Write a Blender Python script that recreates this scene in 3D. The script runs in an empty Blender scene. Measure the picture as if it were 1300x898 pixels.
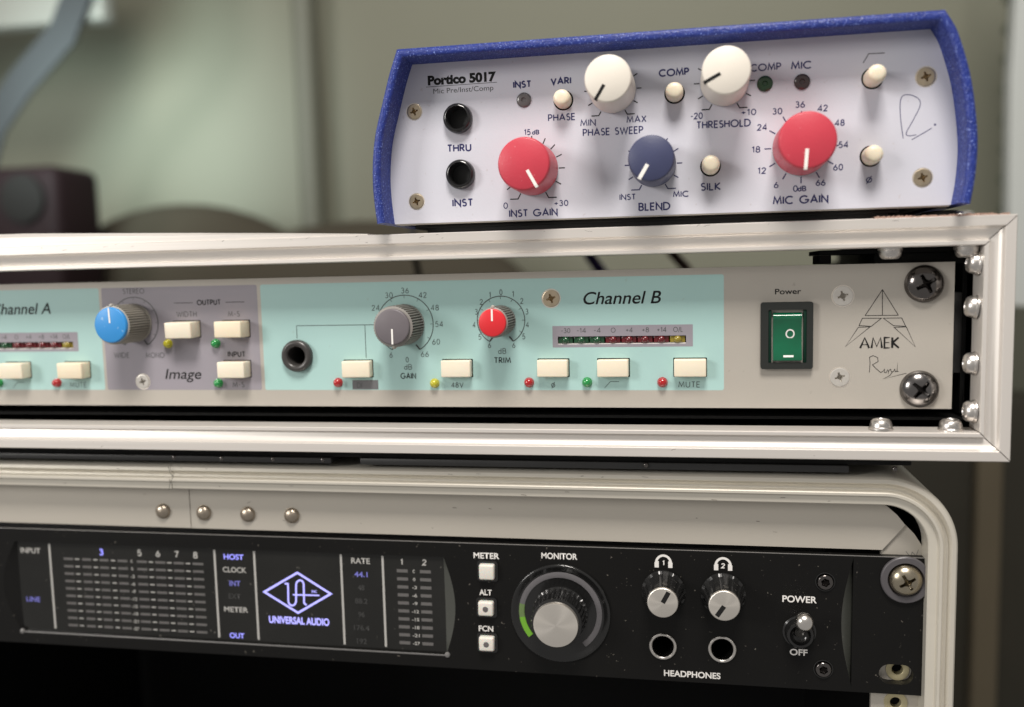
import bpy, bmesh, math, random
from mathutils import Vector, Matrix
random.seed(7)
MM = 0.001
sc = bpy.context.scene
col = sc.collection
R_ = math.radians

# ------------------------------------------------------------------ camera
cam_d = bpy.data.cameras.new('camera')
cam = bpy.data.objects.new('camera', cam_d)
col.objects.link(cam)
CR = [[0.9824226, -0.1866188, 0.0043794], [0.1851589, 0.97718, 0.1040934], [-0.0237053, -0.1014529, 0.9945579]]
cam.matrix_world = Matrix(((CR[0][0], CR[0][2], -CR[0][1], -76.57*MM),
                           (CR[1][0], CR[1][2], -CR[1][1], -290.72*MM),
                           (CR[2][0], CR[2][2], -CR[2][1], -0.01*MM), (0, 0, 0, 1)))
cam_d.sensor_width = 36
cam_d.lens = 36*1158.02/1300
cam_d.shift_x = -8.7/1300
cam_d.shift_y = 14.84/1300
cam_d.clip_start = 0.01
cam_d.clip_end = 50
cam_d.dof.use_dof = True
cam_d.dof.focus_distance = 0.286
cam_d.dof.aperture_fstop = 6.0
sc.camera = cam

# ------------------------------------------------------------------ world, lamps, exposure
w = bpy.data.worlds.new('World'); sc.world = w; w.use_nodes = True
w.node_tree.nodes['Background'].inputs[0].default_value = (1.0, 0.965, 0.93, 1)
w.node_tree.nodes['Background'].inputs[1].default_value = 0.34
sc.view_settings.view_transform = 'Standard'
sc.view_settings.look = 'None'
sc.view_settings.exposure = 0.02
sc.view_settings.gamma = 1

def area(name, loc, target, size, size_y, power, color):
    d = bpy.data.lights.new(name, 'AREA'); d.shape = 'RECTANGLE'
    d.size = size; d.size_y = size_y; d.energy = power; d.color = color
    o = bpy.data.objects.new(name, d); col.objects.link(o)
    o.location = loc
    o.rotation_euler = (Vector(target)-Vector(loc)).to_track_quat('-Z', 'Y').to_euler()
    return o
area('ceiling_lamp', (-0.04, -0.72, 1.22), (-0.06, 0, -0.03), 0.46, 0.38, 26, (1.0, 0.945, 0.885))
area('window_lamp', (-1.5, -1.15, 0.50), (-0.05, 0, 0), 0.45, 0.5, 15, (1.0, 0.97, 0.93))
sp = bpy.data.lights.new('wall_lamp', 'SPOT'); sp.energy = 19; sp.color = (0.80, 0.98, 0.98)
sp.spot_size = R_(58); sp.spot_blend = 1.0; sp.shadow_soft_size = 0.12
so = bpy.data.objects.new('wall_lamp', sp); col.objects.link(so)
so.location = (-0.72, 0.40, 0.20)
so.rotation_euler = (Vector((-0.80, 0.9, 0.20))-Vector(so.location)).to_track_quat('-Z', 'Y').to_euler()

# ------------------------------------------------------------------ materials
def mat(name, colr, rough=0.5, metal=0.0, spec=0.5, emit=None, es=0, var=0.0, vscale=60, bump=0.0, bscale=400,
        stretch=(1, 1, 1), speck=0.0, speckcol=(0.6, 0.6, 0.6), speckscale=900, coat=0.0, rvar=0.0, trans=0.0, sss=0.0):
    m = bpy.data.materials.new(name); m.use_nodes = True
    nt = m.node_tree; N = nt.nodes; L = nt.links
    b = N['Principled BSDF']
    b.inputs['Base Color'].default_value = (*colr, 1)
    b.inputs['Roughness'].default_value = rough
    b.inputs['Metallic'].default_value = metal
    b.inputs['Specular IOR Level'].default_value = spec
    b.inputs['Coat Weight'].default_value = coat
    b.inputs['Coat Roughness'].default_value = 0.08
    b.inputs['Transmission Weight'].default_value = trans
    if sss:
        b.inputs['Subsurface Weight'].default_value = sss
        b.inputs['Subsurface Scale'].default_value = 0.002
    if emit:
        b.inputs['Emission Color'].default_value = (*emit, 1)
        b.inputs['Emission Strength'].default_value = es
    tc = N.new('ShaderNodeTexCoord'); mp = N.new('ShaderNodeMapping')
    mp.inputs['Scale'].default_value = stretch
    L.new(tc.outputs['Object'], mp.inputs['Vector'])
    def noise(scale, detail=4, rough_=0.6):
        n = N.new('ShaderNodeTexNoise'); n.inputs['Scale'].default_value = scale
        n.inputs['Detail'].default_value = detail; n.inputs['Roughness'].default_value = rough_
        L.new(mp.outputs[0], n.inputs['Vector']); return n
    csock = None
    if var:
        n = noise(vscale, 6)
        mx = N.new('ShaderNodeMix'); mx.data_type = 'RGBA'
        mx.inputs[6].default_value = (*[c*(1-var) for c in colr], 1)
        mx.inputs[7].default_value = (*[min(1, c*(1+var)) for c in colr], 1)
        L.new(n.outputs['Fac'], mx.inputs[0]); csock = mx.outputs[2]
    if speck:
        n = noise(speckscale, 2, 0.5)
        rp = N.new('ShaderNodeValToRGB'); rp.color_ramp.elements[0].position = 1-speck
        rp.color_ramp.elements[1].position = min(1, 1-speck+0.06)
        L.new(n.outputs['Fac'], rp.inputs[0])
        mx = N.new('ShaderNodeMix'); mx.data_type = 'RGBA'
        L.new(rp.outputs[0], mx.inputs[0])
        if csock: L.new(csock, mx.inputs[6])
        else: mx.inputs[6].default_value = (*colr, 1)
        mx.inputs[7].default_value = (*speckcol, 1); csock = mx.outputs[2]
    if csock: L.new(csock, b.inputs['Base Color'])
    if rvar:
        n = noise(vscale*0.7, 5)
        mr = N.new('ShaderNodeMapRange'); mr.inputs[3].default_value = max(0, rough-rvar); mr.inputs[4].default_value = min(1, rough+rvar)
        L.new(n.outputs['Fac'], mr.inputs[0]); L.new(mr.outputs[0], b.inputs['Roughness'])
    if bump:
        n = noise(bscale, 3)
        bp = N.new('ShaderNodeBump'); bp.inputs['Strength'].default_value = bump
        bp.inputs['Distance'].default_value = 0.0003
        L.new(n.outputs['Fac'], bp.inputs['Height']); L.new(bp.outputs[0], b.inputs['Normal'])
    return m

m_case   = mat('anodised_aluminium', (0.74, 0.70, 0.655), 0.40, 0.52, var=0.13, vscale=60, bump=0.12, bscale=700, stretch=(0.02, 1, 1), rvar=0.12, speck=0.33, speckcol=(0.36, 0.33, 0.29), speckscale=260)
m_casev  = mat('anodised_aluminium_upright', (0.74, 0.70, 0.655), 0.40, 0.52, var=0.13, vscale=60, bump=0.12, bscale=700, stretch=(1, 1, 0.02), rvar=0.12, speck=0.33, speckcol=(0.36, 0.33, 0.29), speckscale=260)
m_frame  = mat('flight_case_extrusion', (0.60, 0.565, 0.49), 0.42, 0.35, var=0.12, vscale=30, bump=0.12, bscale=400, stretch=(0.3, 1, 1), rvar=0.08)
m_band   = mat('satin_painted_aluminium', (0.50, 0.465, 0.405), 0.42, 0.35, var=0.08, vscale=25, bump=0.08, bscale=700, stretch=(0.4, 1, 1), rvar=0.06, speck=0.24, speckcol=(0.2, 0.17, 0.13), speckscale=160)
m_black  = mat('black_interior', (0.006, 0.006, 0.006), 0.7, spec=0.2)
m_dark   = mat('black_steel', (0.02, 0.02, 0.02), 0.45, var=0.3)
m_rubber = mat('black_rubber', (0.012, 0.012, 0.012), 0.6, bump=0.2)
m_hole   = mat('dark_hole', (0.003, 0.003, 0.003), 0.9, spec=0.05)
# lavender-grey preamp
m_ppanel = mat('lavender_grey_enamel', (0.575, 0.575, 0.635), 0.42, 0.0, var=0.05, vscale=30, bump=0.10, bscale=1500, speck=0.30, speckcol=(0.52, 0.505, 0.54), speckscale=600, rvar=0.05)
m_blue   = mat('speckled_blue_powder_coat', (0.012, 0.029, 0.205), 0.40, 0.0, var=0.45, vscale=700, bump=1.0, bscale=1100, speck=0.385, speckcol=(0.19, 0.26, 0.62), speckscale=2000)
m_navy   = mat('navy_print', (0.013, 0.014, 0.095), 0.5)
m_blackp = mat('black_print', (0.010, 0.010, 0.010), 0.6, spec=0.2)
m_greyp  = mat('grey_print', (0.055, 0.06, 0.06), 0.5)
m_redk   = mat('raspberry_knob_plastic', (0.53, 0.042, 0.068), 0.42, speck=0.29, speckcol=(0.62, 0.2, 0.22), speckscale=700, rvar=0.07, bump=0.15, bscale=1600, var=0.06, vscale=200, coat=0.1)
m_whk    = mat('ivory_knob_plastic', (0.74, 0.69, 0.61), 0.42, speck=0.28, speckcol=(0.64, 0.58, 0.50), speckscale=800, bump=0.10, bscale=2500, var=0.04, vscale=150)
m_navk   = mat('slate_blue_knob_plastic', (0.045, 0.052, 0.115), 0.42, bump=0.12, bscale=2500, var=0.1, vscale=200, speck=0.2, speckcol=(0.2, 0.2, 0.3))
m_ivory  = mat('ivory_button_plastic', (0.78, 0.70, 0.54), 0.38, var=0.03, vscale=200, bump=0.05, sss=0.15)
m_cream  = mat('cream_key_plastic', (0.78, 0.70, 0.55), 0.38, var=0.03, vscale=200, bump=0.05, sss=0.1)
m_jack   = mat('black_socket_plastic', (0.016, 0.016, 0.017), 0.16, bump=0.03)
m_gjack  = mat('charcoal_socket_nut', (0.045, 0.042, 0.04), 0.30, bump=0.05)
m_screw  = mat('brass_tinted_screw', (0.60, 0.50, 0.36), 0.34, 1.0, var=0.25, vscale=500, bump=0.1, rvar=0.1)
m_ring   = mat('bare_countersink', (0.78, 0.72, 0.64), 0.35, 0.7)
m_ledn   = mat('smoke_led', (0.11, 0.10, 0.10), 0.25, coat=0.4)
m_leddg  = mat('dark_green_led', (0.012, 0.045, 0.014), 0.25, coat=0.4)
m_leddb  = mat('dark_brown_led', (0.045, 0.030, 0.030), 0.25, coat=0.4)
# pale rack unit
m_apanel = mat('champagne_painted_panel', (0.42, 0.39, 0.345), 0.46, 0.15, var=0.05, vscale=30, bump=0.10, bscale=1400, rvar=0.05, speck=0.295, speckcol=(0.36, 0.33, 0.29), speckscale=450)
m_teal   = mat('pale_teal_print', (0.355, 0.54, 0.515), 0.48, var=0.07, vscale=14, bump=0.06, bscale=1400, speck=0.30, speckcol=(0.34, 0.49, 0.46), speckscale=450, rvar=0.06)
m_mauve  = mat('mauve_grey_print', (0.27, 0.25, 0.28), 0.50, var=0.05, vscale=30, bump=0.06, bscale=1400)
m_digrey = mat('grey_legend_box', (0.13, 0.13, 0.135), 0.5)
m_ribk   = mat('grey_ribbed_plastic', (0.26, 0.245, 0.225), 0.5, var=0.06, vscale=200)
m_ribl   = mat('pale_grey_ribbed_plastic', (0.36, 0.34, 0.30), 0.45, var=0.06, vscale=200)
m_gcap   = mat('grey_knob_cap', (0.135, 0.12, 0.13), 0.45, bump=0.12, bscale=2500, var=0.08, vscale=300)
m_bcap   = mat('bright_blue_knob_cap', (0.030, 0.25, 0.60), 0.40, speck=0.28, speckcol=(0.2, 0.4, 0.65), speckscale=600, bump=0.06, bscale=2500)
m_rcap   = mat('bright_red_knob_cap', (0.64, 0.022, 0.030), 0.38, bump=0.06, bscale=2500)
m_white  = mat('white_pointer', (0.82, 0.80, 0.76), 0.5)
m_redl   = mat('red_led', (0.33, 0.009, 0.012), 0.12, coat=0.6, emit=(0.6, 0.02, 0.02), es=0.05)
m_grnl   = mat('green_led', (0.015, 0.22, 0.05), 0.12, coat=0.6, emit=(0.02, 0.5, 0.1), es=0.04)
m_yell   = mat('yellow_led', (0.42, 0.38, 0.02), 0.12, coat=0.6, emit=(0.5, 0.5, 0.02), es=0.04)
m_dredl  = mat('unlit_red_led', (0.11, 0.006, 0.010), 0.15, coat=0.6)
m_dgrnl  = mat('unlit_green_led', (0.008, 0.06, 0.022), 0.15, coat=0.6)
m_dyell  = mat('unlit_yellow_led', (0.25, 0.19, 0.02), 0.15, coat=0.6)
m_chrome = mat('black_chrome', (0.14, 0.13, 0.125), 0.16, 1.0, var=0.15, vscale=200, rvar=0.06)
m_chrome2= mat('worn_black_chrome', (0.20, 0.19, 0.185), 0.20, 1.0, var=0.2, vscale=200, rvar=0.06)
m_silver = mat('nickel_plate', (0.72, 0.69, 0.65), 0.24, 1.0, var=0.1, vscale=300, rvar=0.08)
m_bronze = mat('tarnished_nickel', (0.42, 0.37, 0.28), 0.27, 1.0, var=0.25, vscale=400, rvar=0.1)
m_rivet = mat('dulled_rivet_steel', (0.42, 0.36, 0.29), 0.33, 1.0, var=0.3, vscale=500, bump=0.25, bscale=900, rvar=0.15)
m_bolt = mat('dulled_bolt_zinc', (0.62, 0.59, 0.56), 0.30, 0.95, var=0.3, vscale=300, bump=0.3, bscale=700, rvar=0.14)
m_pale   = mat('pale_flush_screw', (0.66, 0.63, 0.58), 0.38, 0.6, bump=0.1, var=0.1, vscale=400)
m_switch = mat('black_switch_bezel', (0.018, 0.02, 0.018), 0.33, bump=0.08, bscale=1500)
m_green  = mat('faint_glow_green_rocker', (0.0012, 0.092, 0.040), 0.12, coat=0.5, emit=(0.0, 0.25, 0.11), es=0.03, var=0.25, vscale=150)  # opaque and unlit; faint emission imitates light inside the plastic
m_green2 = mat('deep_green_rocker_well', (0.001, 0.022, 0.012), 0.55, spec=0.2)
# black interface
m_upanel = mat('satin_black_panel', (0.0055, 0.0053, 0.005), 0.40, spec=0.18, var=0.15, vscale=60, bump=0.12, bscale=1800, speck=0.275, speckcol=(0.11, 0.10, 0.085), speckscale=800)
m_ufacet = mat('lit_tone_black_facet', (0.05, 0.052, 0.045), 0.40, var=0.1, vscale=60, bump=0.1, bscale=1500, speck=0.26, speckcol=(0.2, 0.2, 0.18), speckscale=700)  # black panel facets, colour raised as if catching the lamp
m_glass  = mat('smoked_display_window', (0.012, 0.012, 0.011), 0.17, spec=0.4, var=0.6, vscale=25, speck=0.27, speckcol=(0.09, 0.085, 0.075), speckscale=480, rvar=0.05)
m_edge   = mat('highlight_bezel_edge', (0.20, 0.195, 0.19), 0.35, 0.4)  # pale grey painted in for the light caught on black panel edges
m_whitep = mat('white_print', (0.72, 0.70, 0.67), 0.5)
m_dispw  = mat('display_legend_grey', (0.36, 0.35, 0.33), 0.5, emit=(0.7, 0.68, 0.62), es=0.05)
m_dispb  = mat('display_bar_grey', (0.105, 0.10, 0.097), 0.5)
m_dispd  = mat('display_bar_dim', (0.035, 0.035, 0.034), 0.5)
m_purp   = mat('lit_violet_legend', (0.2, 0.2, 0.6), 0.5, emit=(0.30, 0.30, 1.0), es=0.80)
m_purpd  = mat('dim_violet_legend', (0.1, 0.1, 0.3), 0.5, emit=(0.24, 0.23, 0.80), es=0.28)
m_logo   = mat('lit_violet_logo', (0.3, 0.3, 0.7), 0.5, emit=(0.40, 0.38, 1.0), es=0.85)
m_alu    = mat('spun_aluminium_cap', (0.72, 0.68, 0.62), 0.30, 0.85, bump=0.15, bscale=300)
m_bknob  = mat('black_knurled_rubber', (0.012, 0.012, 0.012), 0.24, var=0.2, vscale=400, speck=0.30, speckcol=(0.16, 0.15, 0.14))
m_key    = mat('translucent_white_key', (0.66, 0.63, 0.57), 0.35, sss=0.2)
m_dish   = mat('gloss_black_dish', (0.008, 0.008, 0.008), 0.18, coat=0.3)
m_arc    = mat('smoke_light_ring', (0.11, 0.105, 0.11), 0.3)
m_arcg   = mat('lit_green_light_ring', (0.07, 0.16, 0.02), 0.35, emit=(0.20, 0.52, 0.02), es=0.34)
m_arch   = mat('half_lit_light_ring', (0.10, 0.14, 0.06), 0.35, emit=(0.22, 0.5, 0.04), es=0.07)
m_washer = mat('grey_nylon_washer', (0.075, 0.07, 0.075), 0.38, bump=0.1)
# room
m_wall   = mat('olive_grey_wall_paint', (0.175, 0.178, 0.130), 0.6, var=0.08, vscale=3)
m_pipe   = mat('painted_conduit', (0.15, 0.155, 0.12), 0.6)
m_brown  = mat('brown_cushion_cloth', (0.045, 0.038, 0.024), 0.9)
m_maroon = mat('maroon_black_plastic', (0.012, 0.005, 0.006), 0.7, spec=0.2)
m_strap  = mat('blue_grey_webbing', (0.042, 0.047, 0.050), 0.8)
m_shelf  = mat('grey_shelf_board', (0.26, 0.26, 0.23), 0.7)
m_curt   = mat('pale_grey_cloth', (0.42, 0.44, 0.42), 0.8)
m_seam   = mat('dark_green_trim', (0.105, 0.12, 0.085), 0.6)
m_cab    = mat('dark_brown_cabinet', (0.022, 0.020, 0.014), 0.7, spec=0.2, var=0.3, vscale=8)
m_cabl   = mat('brown_cabinet_stile', (0.075, 0.062, 0.040), 0.7, spec=0.2, var=0.2, vscale=8)
m_tape   = mat('torn_brown_tape', (0.34, 0.22, 0.17), 0.8, var=0.6, vscale=700, bump=0.8, bscale=900)

# brushed radial look for spun aluminium caps
def spin_finish(m):
    nt = m.node_tree; N = nt.nodes; L = nt.links; b = N['Principled BSDF']
    tc = N.new('ShaderNodeTexCoord'); sx = N.new('ShaderNodeSeparateXYZ'); L.new(tc.outputs['Object'], sx.inputs[0])
    at = N.new('ShaderNodeMath'); at.operation = 'ARCTAN2'; L.new(sx.outputs['X'], at.inputs[0]); L.new(sx.outputs['Z'], at.inputs[1])
    # fine concentric turning marks, and a highlight fan through anisotropy
    tn = N.new('ShaderNodeTangent'); tn.direction_type = 'RADIAL'; tn.axis = 'Y'
    L.new(tn.outputs[0], b.inputs['Tangent'])
    b.inputs['Anisotropic'].default_value = 0.75
spin_finish(m_alu)

# ------------------------------------------------------------------ builders (everything in millimetres)
WL = {}
def mk(name, bm, m, parent=None, at=(0, 0, 0), ang=35, rot=None):
    bmesh.ops.remove_doubles(bm, verts=bm.verts, dist=1e-5)
    bmesh.ops.recalc_face_normals(bm, faces=bm.faces)
    for v in bm.verts: v.co *= MM
    me = bpy.data.meshes.new(name); bm.to_mesh(me); bm.free()
    return mko(name, me, m, parent, at, ang, rot)
def mko(name, me, m, parent=None, at=(0, 0, 0), ang=35, rot=None):
    if m and not me.materials: me.materials.append(m)
    if ang:
        me.shade_smooth(); me.set_sharp_from_angle(angle=R_(ang))
    o = bpy.data.objects.new(name, me); col.objects.link(o)
    a = Vector(at)*MM; WL[o.name] = a
    if parent:
        o.parent = parent; o.location = a-WL[parent.name]
    else: o.location = a
    if rot: o.rotation_euler = rot
    return o
def thing(name, label, cat, at=(0, 0, 0), group=None):
    o = bpy.data.objects.new(name, None); col.objects.link(o); o.empty_display_size = 0.01
    o.location = Vector(at)*MM; WL[o.name] = Vector(at)*MM
    o['label'] = label; o['category'] = cat
    if group: o['group'] = group
    return o
def tag(o, label, cat, group=None):
    o['label'] = label; o['category'] = cat
    if group: o['group'] = group
    return o
def share(src, parent, at, name=None, m=None):
    """another of an alike piece: shares the mesh"""
    o = src.copy(); col.objects.link(o); o.parent = parent
    if m:
        o.data = src.data.copy(); o.data.materials.clear(); o.data.materials.append(m)
    a = Vector(at)*MM; WL[o.name] = a
    o.location = a-WL[parent.name]
    return o

def box(x0, x1, y0, y1, z0, z1, bev=0.0, seg=2, bm=None):
    b = bmesh.new()
    vs = [b.verts.new((x, y, z)) for x in (x0, x1) for y in (y0, y1) for z in (z0, z1)]
    for f in ((0, 1, 3, 2), (4, 6, 7, 5), (0, 4, 5, 1), (2, 3, 7, 6), (0, 2, 6, 4), (1, 5, 7, 3)):
        b.faces.new([vs[i] for i in f])
    bmesh.ops.recalc_face_normals(b, faces=b.faces)
    if bev: bmesh.ops.bevel(b, geom=b.edges[:], offset=bev, segments=seg, profile=0.5, affect='EDGES')
    return join(bm, b)
def join(bm, b):
    if bm is None: return b
    me = bpy.data.meshes.new('tmp'); b.to_mesh(me); b.free(); bm.from_mesh(me); bpy.data.meshes.remove(me)
    return bm
def lathe(prof, seg=48, radf=None, bm=None, cap=True, shift=None):
    """profile (r,h): radius and height out of the panel (towards -y)"""
    b = bmesh.new(); rings = []
    for r, h in prof:
        if r < 1e-6: rings.append([b.verts.new((0, -h, 0))])
        else:
            rr = []
            for i in range(seg):
                a = 2*math.pi*i/seg
                q = r*(radf(i, h) if radf else 1)
                rr.append(b.verts.new((q*math.sin(a), -h, q*math.cos(a))))
            rings.append(rr)
    for A, B in zip(rings, rings[1:]):
        for i in range(seg):
            j = (i+1) % seg
            if len(A) == 1 and len(B) > 1: b.faces.new((A[0], B[j], B[i]))
            elif len(B) == 1 and len(A) > 1: b.faces.new((A[i], A[j], B[0]))
            elif len(A) > 1: b.faces.new((A[i], A[j], B[j], B[i]))
    if shift:
        for v in b.verts: v.co += Vector(shift)
    return join(bm, b)
def plate(outer, holes, y0, y1, bm=None):
    """plate in xz between y0 (front) and y1 (back) with real holes"""
    b = bmesh.new()
    def loop(pts):
        vs = [b.verts.new((x, y0, z)) for x, z in pts]
        return [b.edges.new((vs[i], vs[(i+1) % len(vs)])) for i in range(len(vs))]
    es = loop(outer)
    for h in holes: es += loop(h)
    bmesh.ops.triangle_fill(b, edges=es, use_beauty=True)
    bad = [f for f in b.faces if f.calc_area() < 1e-12]
    g = bmesh.ops.extrude_face_region(b, geom=b.faces[:])
    for v in g['geom']:
        if isinstance(v, bmesh.types.BMVert): v.co.y = y1
    bmesh.ops.recalc_face_normals(b, faces=b.faces)
    return join(bm, b)
def circ(x, z, r, n=40, rz=None):
    return [(x+r*math.cos(2*math.pi*i/n), z+(rz or r)*math.sin(2*math.pi*i/n)) for i in range(n)]
def rrect(x0, x1, z0, z1, r, n=6):
    P = []
    for cx, cz, a in ((x1-r, z1-r, 0), (x0+r, z1-r, 90), (x0+r, z0+r, 180), (x1-r, z0+r, 270)):
        for i in range(n+1):
            t = R_(a+90*i/n); P.append((cx+r*math.cos(t), cz+r*math.sin(t)))
    return P
def sheet(pts, y, th=0.02, bm=None):
    b = bmesh.new()
    f = b.faces.new([b.verts.new((x, y, z)) for x, z in pts])
    g = bmesh.ops.extrude_face_region(b, geom=[f])
    for v in g['geom']:
        if isinstance(v, bmesh.types.BMVert): v.co.y = y+th
    return join(bm, b)
def sweep(path, prof, seg_end=(None, None), bm=None):
    """sweep a profile (d inwards, y) along an open xz path; inwards is to the right of travel"""
    b = bmesh.new(); rows = []
    n = len(path)
    for i, (x, z) in enumerate(path):
        def nrm(a, c):
            dx, dz = c[0]-a[0], c[1]-a[1]; l = math.hypot(dx, dz); return (dz/l, -dx/l)
        if i == 0: nx, nz = seg_end[0] or nrm(path[0], path[1])
        elif i == n-1: nx, nz = seg_end[1] or nrm(path[-2], path[-1])
        else:
            a = nrm(path[i-1], path[i]); c = nrm(path[i], path[i+1])
            sx, sz = a[0]+c[0], a[1]+c[1]; k = 2/(sx*sx+sz*sz); nx, nz = sx*k, sz*k
        rows.append([b.verts.new((x+nx*d, y, z+nz*d)) for d, y in prof])
    for A, B in zip(rows, rows[1:]):
        for i in range(len(prof)-1): b.faces.new((A[i], A[i+1], B[i+1], B[i]))
        b.faces.new((A[-1], A[0], B[0], B[-1]))
    b.faces.new(rows[0]); b.faces.new(rows[-1][::-1])
    return join(bm, b)
def tube(pts, r, seg=10, bm=None):
    b = bmesh.new(); rows = []
    P = [Vector(p) for p in pts]
    for i, p in enumerate(P):
        d = (P[min(i+1, len(P)-1)]-P[max(i-1, 0)]).normalized()
        u = d.cross(Vector((0, 1, 0.01))).normalized(); v = d.cross(u)
        rows.append([b.verts.new(p+(u*math.cos(a)+v*math.sin(a))*r) for a in [2*math.pi*k/seg for k in range(seg)]])
    for A, B in zip(rows, rows[1:]):
        for k in range(seg): b.faces.new((A[k], A[(k+1) % seg], B[(k+1) % seg], B[k]))
    b.faces.new(rows[0]); b.faces.new(rows[-1][::-1])
    return join(bm, b)

# ---- stroke lettering: flat ribbons --------------------------------------------------
def ribbon(bm, pts, wd, y, nib=None):
    P = [p for i, p in enumerate(pts) if i == 0 or math.hypot(p[0]-pts[i-1][0], p[1]-pts[i-1][1]) > 1e-4]
    if len(P) < 2: return
    L, Rr = [], []
    n = len(P); closed = math.hypot(P[0][0]-P[-1][0], P[0][1]-P[-1][1]) < 1e-3
    for i in range(n):
        def nr(a, c):
            dx, dz = c[0]-a[0], c[1]-a[1]; l = math.hypot(dx, dz) or 1; return (-dz/l, dx/l)
        if i in (0, n-1) and not closed:
            a = nr(P[0], P[1]) if i == 0 else nr(P[-2], P[-1]); c = a
        else:
            a = nr(P[i-1], P[i]) if i else nr(P[-2], P[-1]); c = nr(P[i], P[i+1]) if i < n-1 else nr(P[0], P[1])
        sx, sz = a[0]+c[0], a[1]+c[1]; q = sx*sx+sz*sz
        k = 2/q if q > 0.5 else 4.0
        nx, nz = sx*k, sz*k
        h = wd/2
        if nib:
            ta = math.atan2(-nx, nz); h = wd/2*(nib[1]+(1-nib[1])*abs(math.sin(ta-R_(nib[0]))))
        L.append(bm.verts.new((P[i][0]+nx*h, y, P[i][1]+nz*h)))
        Rr.append(bm.verts.new((P[i][0]-nx*h, y, P[i][1]-nz*h)))
    for i in range(n-1): bm.faces.new((L[i], L[i+1], Rr[i+1], Rr[i]))
def arc(cx, cy, rx, ry, a0, a1, n=14):
    return [(cx+rx*math.cos(R_(a0+(a1-a0)*i/n)), cy+ry*math.sin(R_(a0+(a1-a0)*i/n))) for i in range(n+1)]
GL = {
 'A': (.78, [[(0,0),(.39,1),(.78,0)], [(.13,.33),(.65,.33)]]),
 'B': (.52, [[(0,0),(0,1),(.26,1)]+arc(.26,.76,.22,.24,90,-90)+[(0,.52)], [(.02,.52),(.26,.52)]+arc(.26,.26,.26,.26,90,-90)+[(0,0)]]),
 'C': (.84, [arc(.5,.5,.5,.5,48,312,22)]),
 'D': (.74, [[(0,0),(0,1),(.24,1)]+arc(.24,.5,.5,.5,90,-90,18)+[(0,0)]]),
 'E': (.46, [[(.46,1),(0,1),(0,0),(.46,0)], [(0,.52),(.42,.52)]]),
 'F': (.44, [[(.44,1),(0,1),(0,0)], [(0,.52),(.40,.52)]]),
 'G': (1.0, [arc(.5,.5,.5,.5,45,352,24)+[(.98,.46),(.58,.46)]]),
 'H': (.62, [[(0,0),(0,1)], [(.62,0),(.62,1)], [(0,.52),(.62,.52)]]),
 'I': (.0, [[(0,0),(0,1)]]),
 'K': (.58, [[(0,0),(0,1)], [(.54,1),(.03,.50),(.58,0)]]),
 'L': (.42, [[(0,1),(0,0),(.42,0)]]),
 'M': (.90, [[(0,0),(.12,1),(.45,.14),(.78,1),(.90,0)]]),
 'N': (.68, [[(0,0),(0,1),(.68,0),(.68,1)]]),
 'O': (1.0, [arc(.5,.5,.5,.5,0,360,30)]),
 'P': (.50, [[(0,0),(0,1),(.24,1)]+arc(.24,.73,.26,.27,90,-90)+[(0,.46)]]),
 'R': (.54, [[(0,0),(0,1),(.24,1)]+arc(.24,.74,.24,.26,90,-90)+[(0,.48)], [(.20,.48),(.54,0)]]),
 'S': (.48, [arc(.24,.765,.20,.235,35,260,12)+arc(.24,.265,.24,.265,80,-145,14)]),
 'T': (.54, [[(0,1),(.54,1)], [(.27,1),(.27,0)]]),
 'U': (.60, [[(0,1)]+arc(.30,.30,.30,.30,180,360,14)+[(.60,1)]]),
 'V': (.70, [[(0,1),(.35,0),(.70,1)]]),
 'W': (1.08, [[(0,1),(.27,0),(.54,.9),(.81,0),(1.08,1)]]),
 'X': (.60, [[(0,0),(.60,1)], [(0,1),(.60,0)]]),
 '0': (.54, [arc(.27,.5,.27,.5,0,360,24)]),
 '1': (.26, [[(.0,.82),(.2,.98),(.2,0)]]),
 '2': (.50, [arc(.25,.74,.23,.26,175,-35,12)+[(0,0),(.50,0)]]),
 '3': (.50, [arc(.24,.77,.20,.23,150,-90,12)+arc(.24,.27,.25,.27,90,-150,14)]),
 '4': (.58, [[(.44,0),(.44,1),(0,.27),(.58,.27)]]),
 '5': (.50, [[(.44,1),(.12,1),(.05,.55)]+arc(.22,.31,.27,.31,115,-140,14)]),
 '6': (.54, [[(.38,1),(.06,.45)], arc(.27,.28,.27,.28,0,360,20)]),
 '7': (.50, [[(0,1),(.50,1),(.16,0)]]),
 '9': (.54, [arc(.27,.72,.27,.28,0,360,20), [(.48,.55),(.16,0)]]),
 '8': (.52, [arc(.26,.76,.21,.24,0,360,18), arc(.26,.27,.26,.27,0,360,20)]),
 'd': (.48, [[(.48,0),(.48,1)], arc(.24,.30,.24,.30,0,360,18)]),
 'r': (.30, [[(0,0),(0,.6)], [(0,.35)]+arc(.2,.35,.2,.25,180,60,8)]),
 '+': (.50, [[(0,.45),(.5,.45)], [(.25,.2),(.25,.7)]]),
 '-': (.30, [[(0,.45),(.3,.45)]]),
 '.': (.02, [[(0,.0),(0,.12)]]),
 '/': (.34, [[(0,-.1),(.34,1.05)]]),
 'o': (.9, [arc(.42,.42,.36,.36,0,360,22), [(.08,-.15),(.76,1.0)]]),   # crossed circle (phase)
 ' ': (.35, []),
}
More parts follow.
